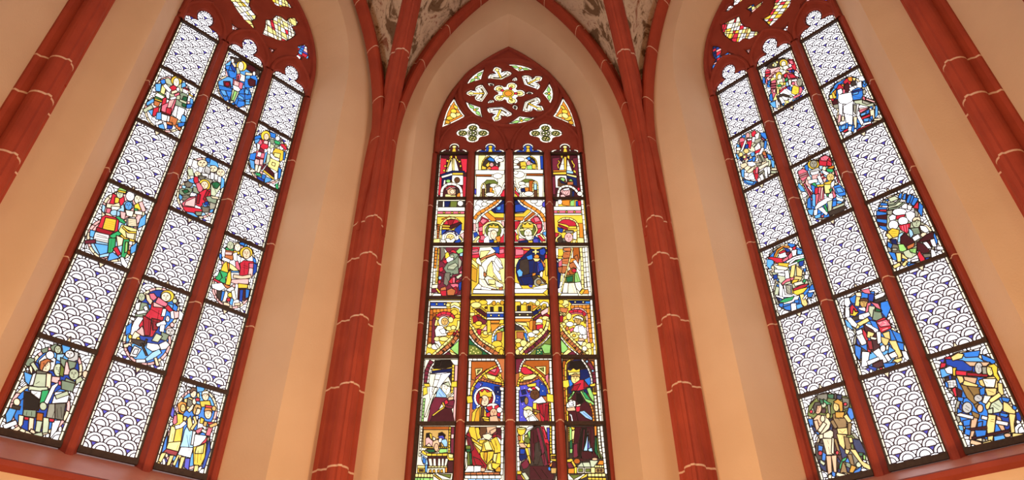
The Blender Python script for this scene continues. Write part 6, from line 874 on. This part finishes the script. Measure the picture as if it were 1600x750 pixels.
# ------------------------------------------------------------------ glazing of the three windows
BACK = {('L', 0, 3): 'WPa', ('L', 1, 2): 'gWqa', ('L', 2, 3): 'WPg', ('L', 0, 1): 'Wgh', ('L', 1, 0): 'bbi', ('L', 2, 1): 'Wgc', ('R', 0, 5): 'nKdUB', ('R', 0, 3): 'bWhg', ('R', 2, 3): 'gWdh', ('R', 1, 2): 'WbPa', ('R', 0, 1): 'gWhC', ('R', 1, 0): 'WPcl', ('R', 2, 1): 'Wbg'}
ORD = ['first', 'second', 'third', 'fourth']
ROWN = ['top', 'second', 'third', 'fourth', 'fifth', 'bottom']
def rect(l, z0, z1): return [(l[0], z0), (l[1], z0), (l[1], z1), (l[0], z1)]
def add_side(b, key, side_name):
    for li, l in enumerate(b.lan):
        hs = [((l[0]+l[1])/2+x*(l[1]-l[0])/2/.26, b.bars[0]+.008+z) for x, z in HEAD3]
        rnd = random.Random(hash((key == 'L', li)) & 255)
        glass_panel(b, hs, scales(l[0], l[1], b.bars[0], b.bars[0]+.46, li, rnd=rnd, disc='WWw'), 'white scale-pattern glass in the trefoil head of the %s lancet, %s window' % (ORD[li], side_name), 'lancet heads of the side windows', 'lancet_head_glass', rnd=rnd, leadmat='lead_halation', lead=.0105)
        zs = b.bars+[b.zb+.0]
        for r in range(6):
            z1, z0 = zs[r], zs[r+1]; fig = (r+li) % 2 == 1 if li != 1 else r % 2 == 0
            if li == 2: fig = r % 2 == 1
            rnd = random.Random(li*10+r+(100 if key == 'R' else 0))
            sh = scales(l[0], l[1], z0, z1, r % 2, rnd=rnd, disc='jjjjWg' if r > 2 else 'WWWwj')
            if fig and (key, li, r) in DRAW:
                view, label, text = DRAW[(key, li, r)]
                sh += medallion(l, z0, z1, BACK.get((key, li, r), 'bbiB'), 'PC' if key == 'L' else 'CD', rnd)+parse(b, view, text, 3.2); grp = 'figure medallions of the side windows'
            else:
                label = 'white scale-pattern glass panel, %s row of the %s lancet, %s window' % (ROWN[r], ORD[li], side_name); grp = 'scale-pattern panels of the side windows'
                m = (l[0]+l[1])/2; mid = []
                if r < 5: mid += [('F', 'C', [(m-.06, z0-.02), (m-.02, z0+.035), (m, z0+.09), (m+.02, z0+.035), (m+.06, z0-.02)])]
                if r > 0: mid += [('F', 'C', [(m-.06, z1+.02), (m-.02, z1-.03), (m, z1-.075), (m+.02, z1-.03), (m+.06, z1+.02)])]
                sh += mid
            glass_panel(b, rect(l, z0+.006, z1-.006), sh, label, grp, rnd=rnd, leadmat='lead' if grp.startswith('figure') else 'lead_halation', lead=.0085 if grp.startswith('figure') else .0105)
    for pts, pal, label in OPEN[key]:
        rnd = random.Random(int(abs(pts[0][0]*1000))); x0 = min(p[0] for p in pts); x1 = max(p[0] for p in pts); z0 = min(p[1] for p in pts); z1 = max(p[1] for p in pts)
        sh = [('F', pal, [(x0-.1, z0-.1), (x1+.1, z0-.1), (x1+.1, z1+.1), (x0-.1, z1+.1)])]
        a0 = rnd.random()*math.pi; c0 = ((x0+x1)/2, (z0+z1)/2); st = .058 if (x1-x0)*(z1-z0) > .03 else .04
        for fam, st_ in ((a0, st), (a0+1.35, st*1.35)):
            for q in range(-12, 13):
                a = fam+rnd.uniform(-.22, .22); o = q*st_+rnd.uniform(-.01, .01); m = (c0[0]-math.sin(fam)*o, c0[1]+math.cos(fam)*o)
                sh.append(('L', '', [(m[0]-math.cos(a), m[1]-math.sin(a)), (m[0]+math.cos(a), m[1]+math.sin(a))]))
        sh.append(('F', pal, []))
        glass_panel(b, pts, sh[:-1], label, None, 'tracery_light', rnd=rnd, lead=.010)
add_side(LB, 'L', 'left'); add_side(RB, 'R', 'right')

def add_center(b):
    for li, l in enumerate(b.lan):
        m = (l[0]+l[1])/2; k = (l[1]-l[0])/2/.23
        hs = [(m+x*k, b.bars[0]+.008+z) for x, z in HEAD4]; inner = [(m+x*k*.86, b.bars[0]+.0+z*.9) for x, z in HEAD4]
        rnd = random.Random(li)
        sh = [('F', '1', rect((l[0]-.1, l[1]+.1), b.bars[0]-.1, b.bars[0]+.5)), ('F', 'M' if li in (0, 3) else 'B', inner), ('F', 'y', [(m-.09, b.bars[0]+.02), (m+.09, b.bars[0]+.02), (m+.03, b.bars[0]+.07), (m+.02, b.bars[0]+.15), (m-.02, b.bars[0]+.15), (m-.03, b.bars[0]+.07)]), ('F', 'y' if li in (1, 2) else 'l', ell(m, b.bars[0]+.165, .035, .03, 10))]
        glass_panel(b, hs, sh, ['dark red trefoil head with gold finial over the first lancet, middle window', 'blue trefoil head with gold spire over the second lancet, middle window', 'blue trefoil head with gold spire over the third lancet, middle window', 'dark red trefoil head with gold finial over the fourth lancet, middle window'][li], 'lancet heads of the middle window', 'lancet_head_glass', rnd=rnd)
        zs = b.bars+[b.zb]
        for r in range(6):
            z1, z0 = zs[r], zs[r+1]; rnd = random.Random(200+li*10+r)
            sh = [('F', 'wcl', rect((l[0]-.1, l[1]+.1), z0-.1, z1+.1))]
            for q in range(3): sh.append(('L', '', [(l[0]-.1, z0+(q+.5)*(z1-z0)/3), (l[1]+.1, z0+(q+.5)*(z1-z0)/3)]))
            label = 'stained glass panel, %s row of the %s lancet, middle window' % (ROWN[r], ORD[li])
            if ('C', li, r) in DRAW:
                view, label, text = DRAW[('C', li, r)]; sh += parse(b, view, text, 3)
            sh = [(k_, c_.replace('w', '1'), p_) for k_, c_, p_ in sh]
            glass_panel(b, rect(l, z0+.006, z1-.006), sh, label, 'figure panels of the middle window', rnd=rnd, lead=.008)
    for pts, kind, k, label in WHEEL:
        rnd = random.Random(k+len(kind)); c = (sum(p[0] for p in pts)/len(pts), sum(p[1] for p in pts)/len(pts))
        big = [('F', 'w', [(c[0]-1, c[1]-1), (c[0]+1, c[1]-1), (c[0]+1, c[1]+1), (c[0]-1, c[1]+1)])]
        sc = lambda f: [(c[0]+(x-c[0])*f, c[1]+(y-c[1])*f) for x, y in pts]
        sh = list(big); cuts = []
        for i in range(0, len(pts), 2 if len(pts) < 20 else 4): cuts.append(('L', '', [pts[i], (c[0]*.3+pts[i][0]*.7, c[1]*.3+pts[i][1]*.7)]))
        if kind == 'kite':
            R5 = lambda q: rot5(q, k, 180); sh += cuts+[('F', 'cW', R5([(x*.83+.08, y*.78) for x, y in KITE])), ('F', 'T', R5([(.46, .13), (.43, .06), (.41, 0), (.43, -.06), (.46, -.13), (.48, -.07), (.49, 0), (.48, .07)])), ('F', 'w', R5(stroke([(.53, .15), (.49, .08), (.46, .02)], .05))), ('F', 'w', R5(stroke([(.53, -.15), (.49, -.08), (.46, -.02)], .05))), ('F', 'l', R5(ell(.64, 0, .05, .035, 10))), ('F', 'y', R5(stroke([(.42, 0), (.60, 0)], .035)))]
        elif kind == 'lens':
            R5 = lambda q: rot5(q, k); sh += cuts+[('F', 'u', R5([(.70, .19), (.735, .09), (.70, .02), (.665, .08)])), ('F', 'u', R5([(.70, -.19), (.735, -.09), (.70, -.02), (.665, -.08)])), ('F', 'u', R5([(.62, 0), (.66, .03), (.69, 0), (.66, -.03)])), ('F', 'y', R5(ell(.70, 0, .028, .028, 8)))]
        elif kind == 'flame': sh += [('F', 'GK', sc(.55))]
        elif kind == 'rose':
            sh += cuts
            for j in range(5): sh += [('F', 'l', rot5(ell(.195, 0, .062, .062, 10), j)), ('F', 'y', rot5(stroke([(.06, 0), (.2, 0)], .03), j))]
            for j in (0, 1, 2, 3, 4): sh.append(('F', 'r' if j in (0, 1, 2) else 'y', rot5(ell(.125, 0, .035, .03, 8), j)))
            sh += [('F', 'y', ell(WC[0], WC[1], .10, .10, 14)), ('F', 'o', ell(WC[0], WC[1], .07, .07, 12))]
        elif kind == 'spandrel':
            sh += cuts+[('F', 'o', sc(.78))]
            for dx, dz, r1, r2, cc in ((-.05, -.1, .07, .05, 'y'), (.06, -.03, .07, .045, 'l'), (0, .06, .05, .06, 'y'), (.0, -.04, .05, .07, 'l'), (.03, .16, .03, .06, 'y'), (-.09, -.2, .04, .05, 'Y')):
                sh.append(('F', cc, ell(c[0]+(dx if k == 0 else -dx), c[1]+dz, r1, r2, 10, .5)))
        elif kind == 'quatrefoil':
            sh += cuts+[('F', 'w', ell(c[0], c[1], .095, .09, 14)), ('F', 'U', ell(c[0], c[1], .075, .07, 12))]
            for dx, dz in ((.165, 0), (-.165, 0), (0, .12), (0, -.12)):
                sh.append(('F', 'U', ell(c[0]+dx, c[1]+dz, .07, .058, 12)))
                for a in range(4): sh.append(('F', 'l', ell(c[0]+dx+.032*math.cos(a*1.571+.4), c[1]+dz+.028*math.sin(a*1.571+.4), .02, .018, 7)))
            for a in range(5): sh.append(('F', 'c', ell(c[0]+.045*math.cos(a*1.2566), c[1]+.04*math.sin(a*1.2566), .022, .02, 7)))
        sh = [(k_, c_.replace('w', '1'), p_) for k_, c_, p_ in sh]
        glass_panel(b, pts, sh, label, {'kite': 'fleur-de-lis lights of the wheel', 'lens': 'leaf lights of the wheel', 'flame': 'drop lights of the wheel', 'quatrefoil': 'quatrefoils', 'spandrel': 'corner lights'}.get(kind), 'tracery_light', rnd=rnd, lead=.009)
add_center(CB)
print('PANES', N_PANES[0], 'OBJECTS', len(bpy.data.objects))
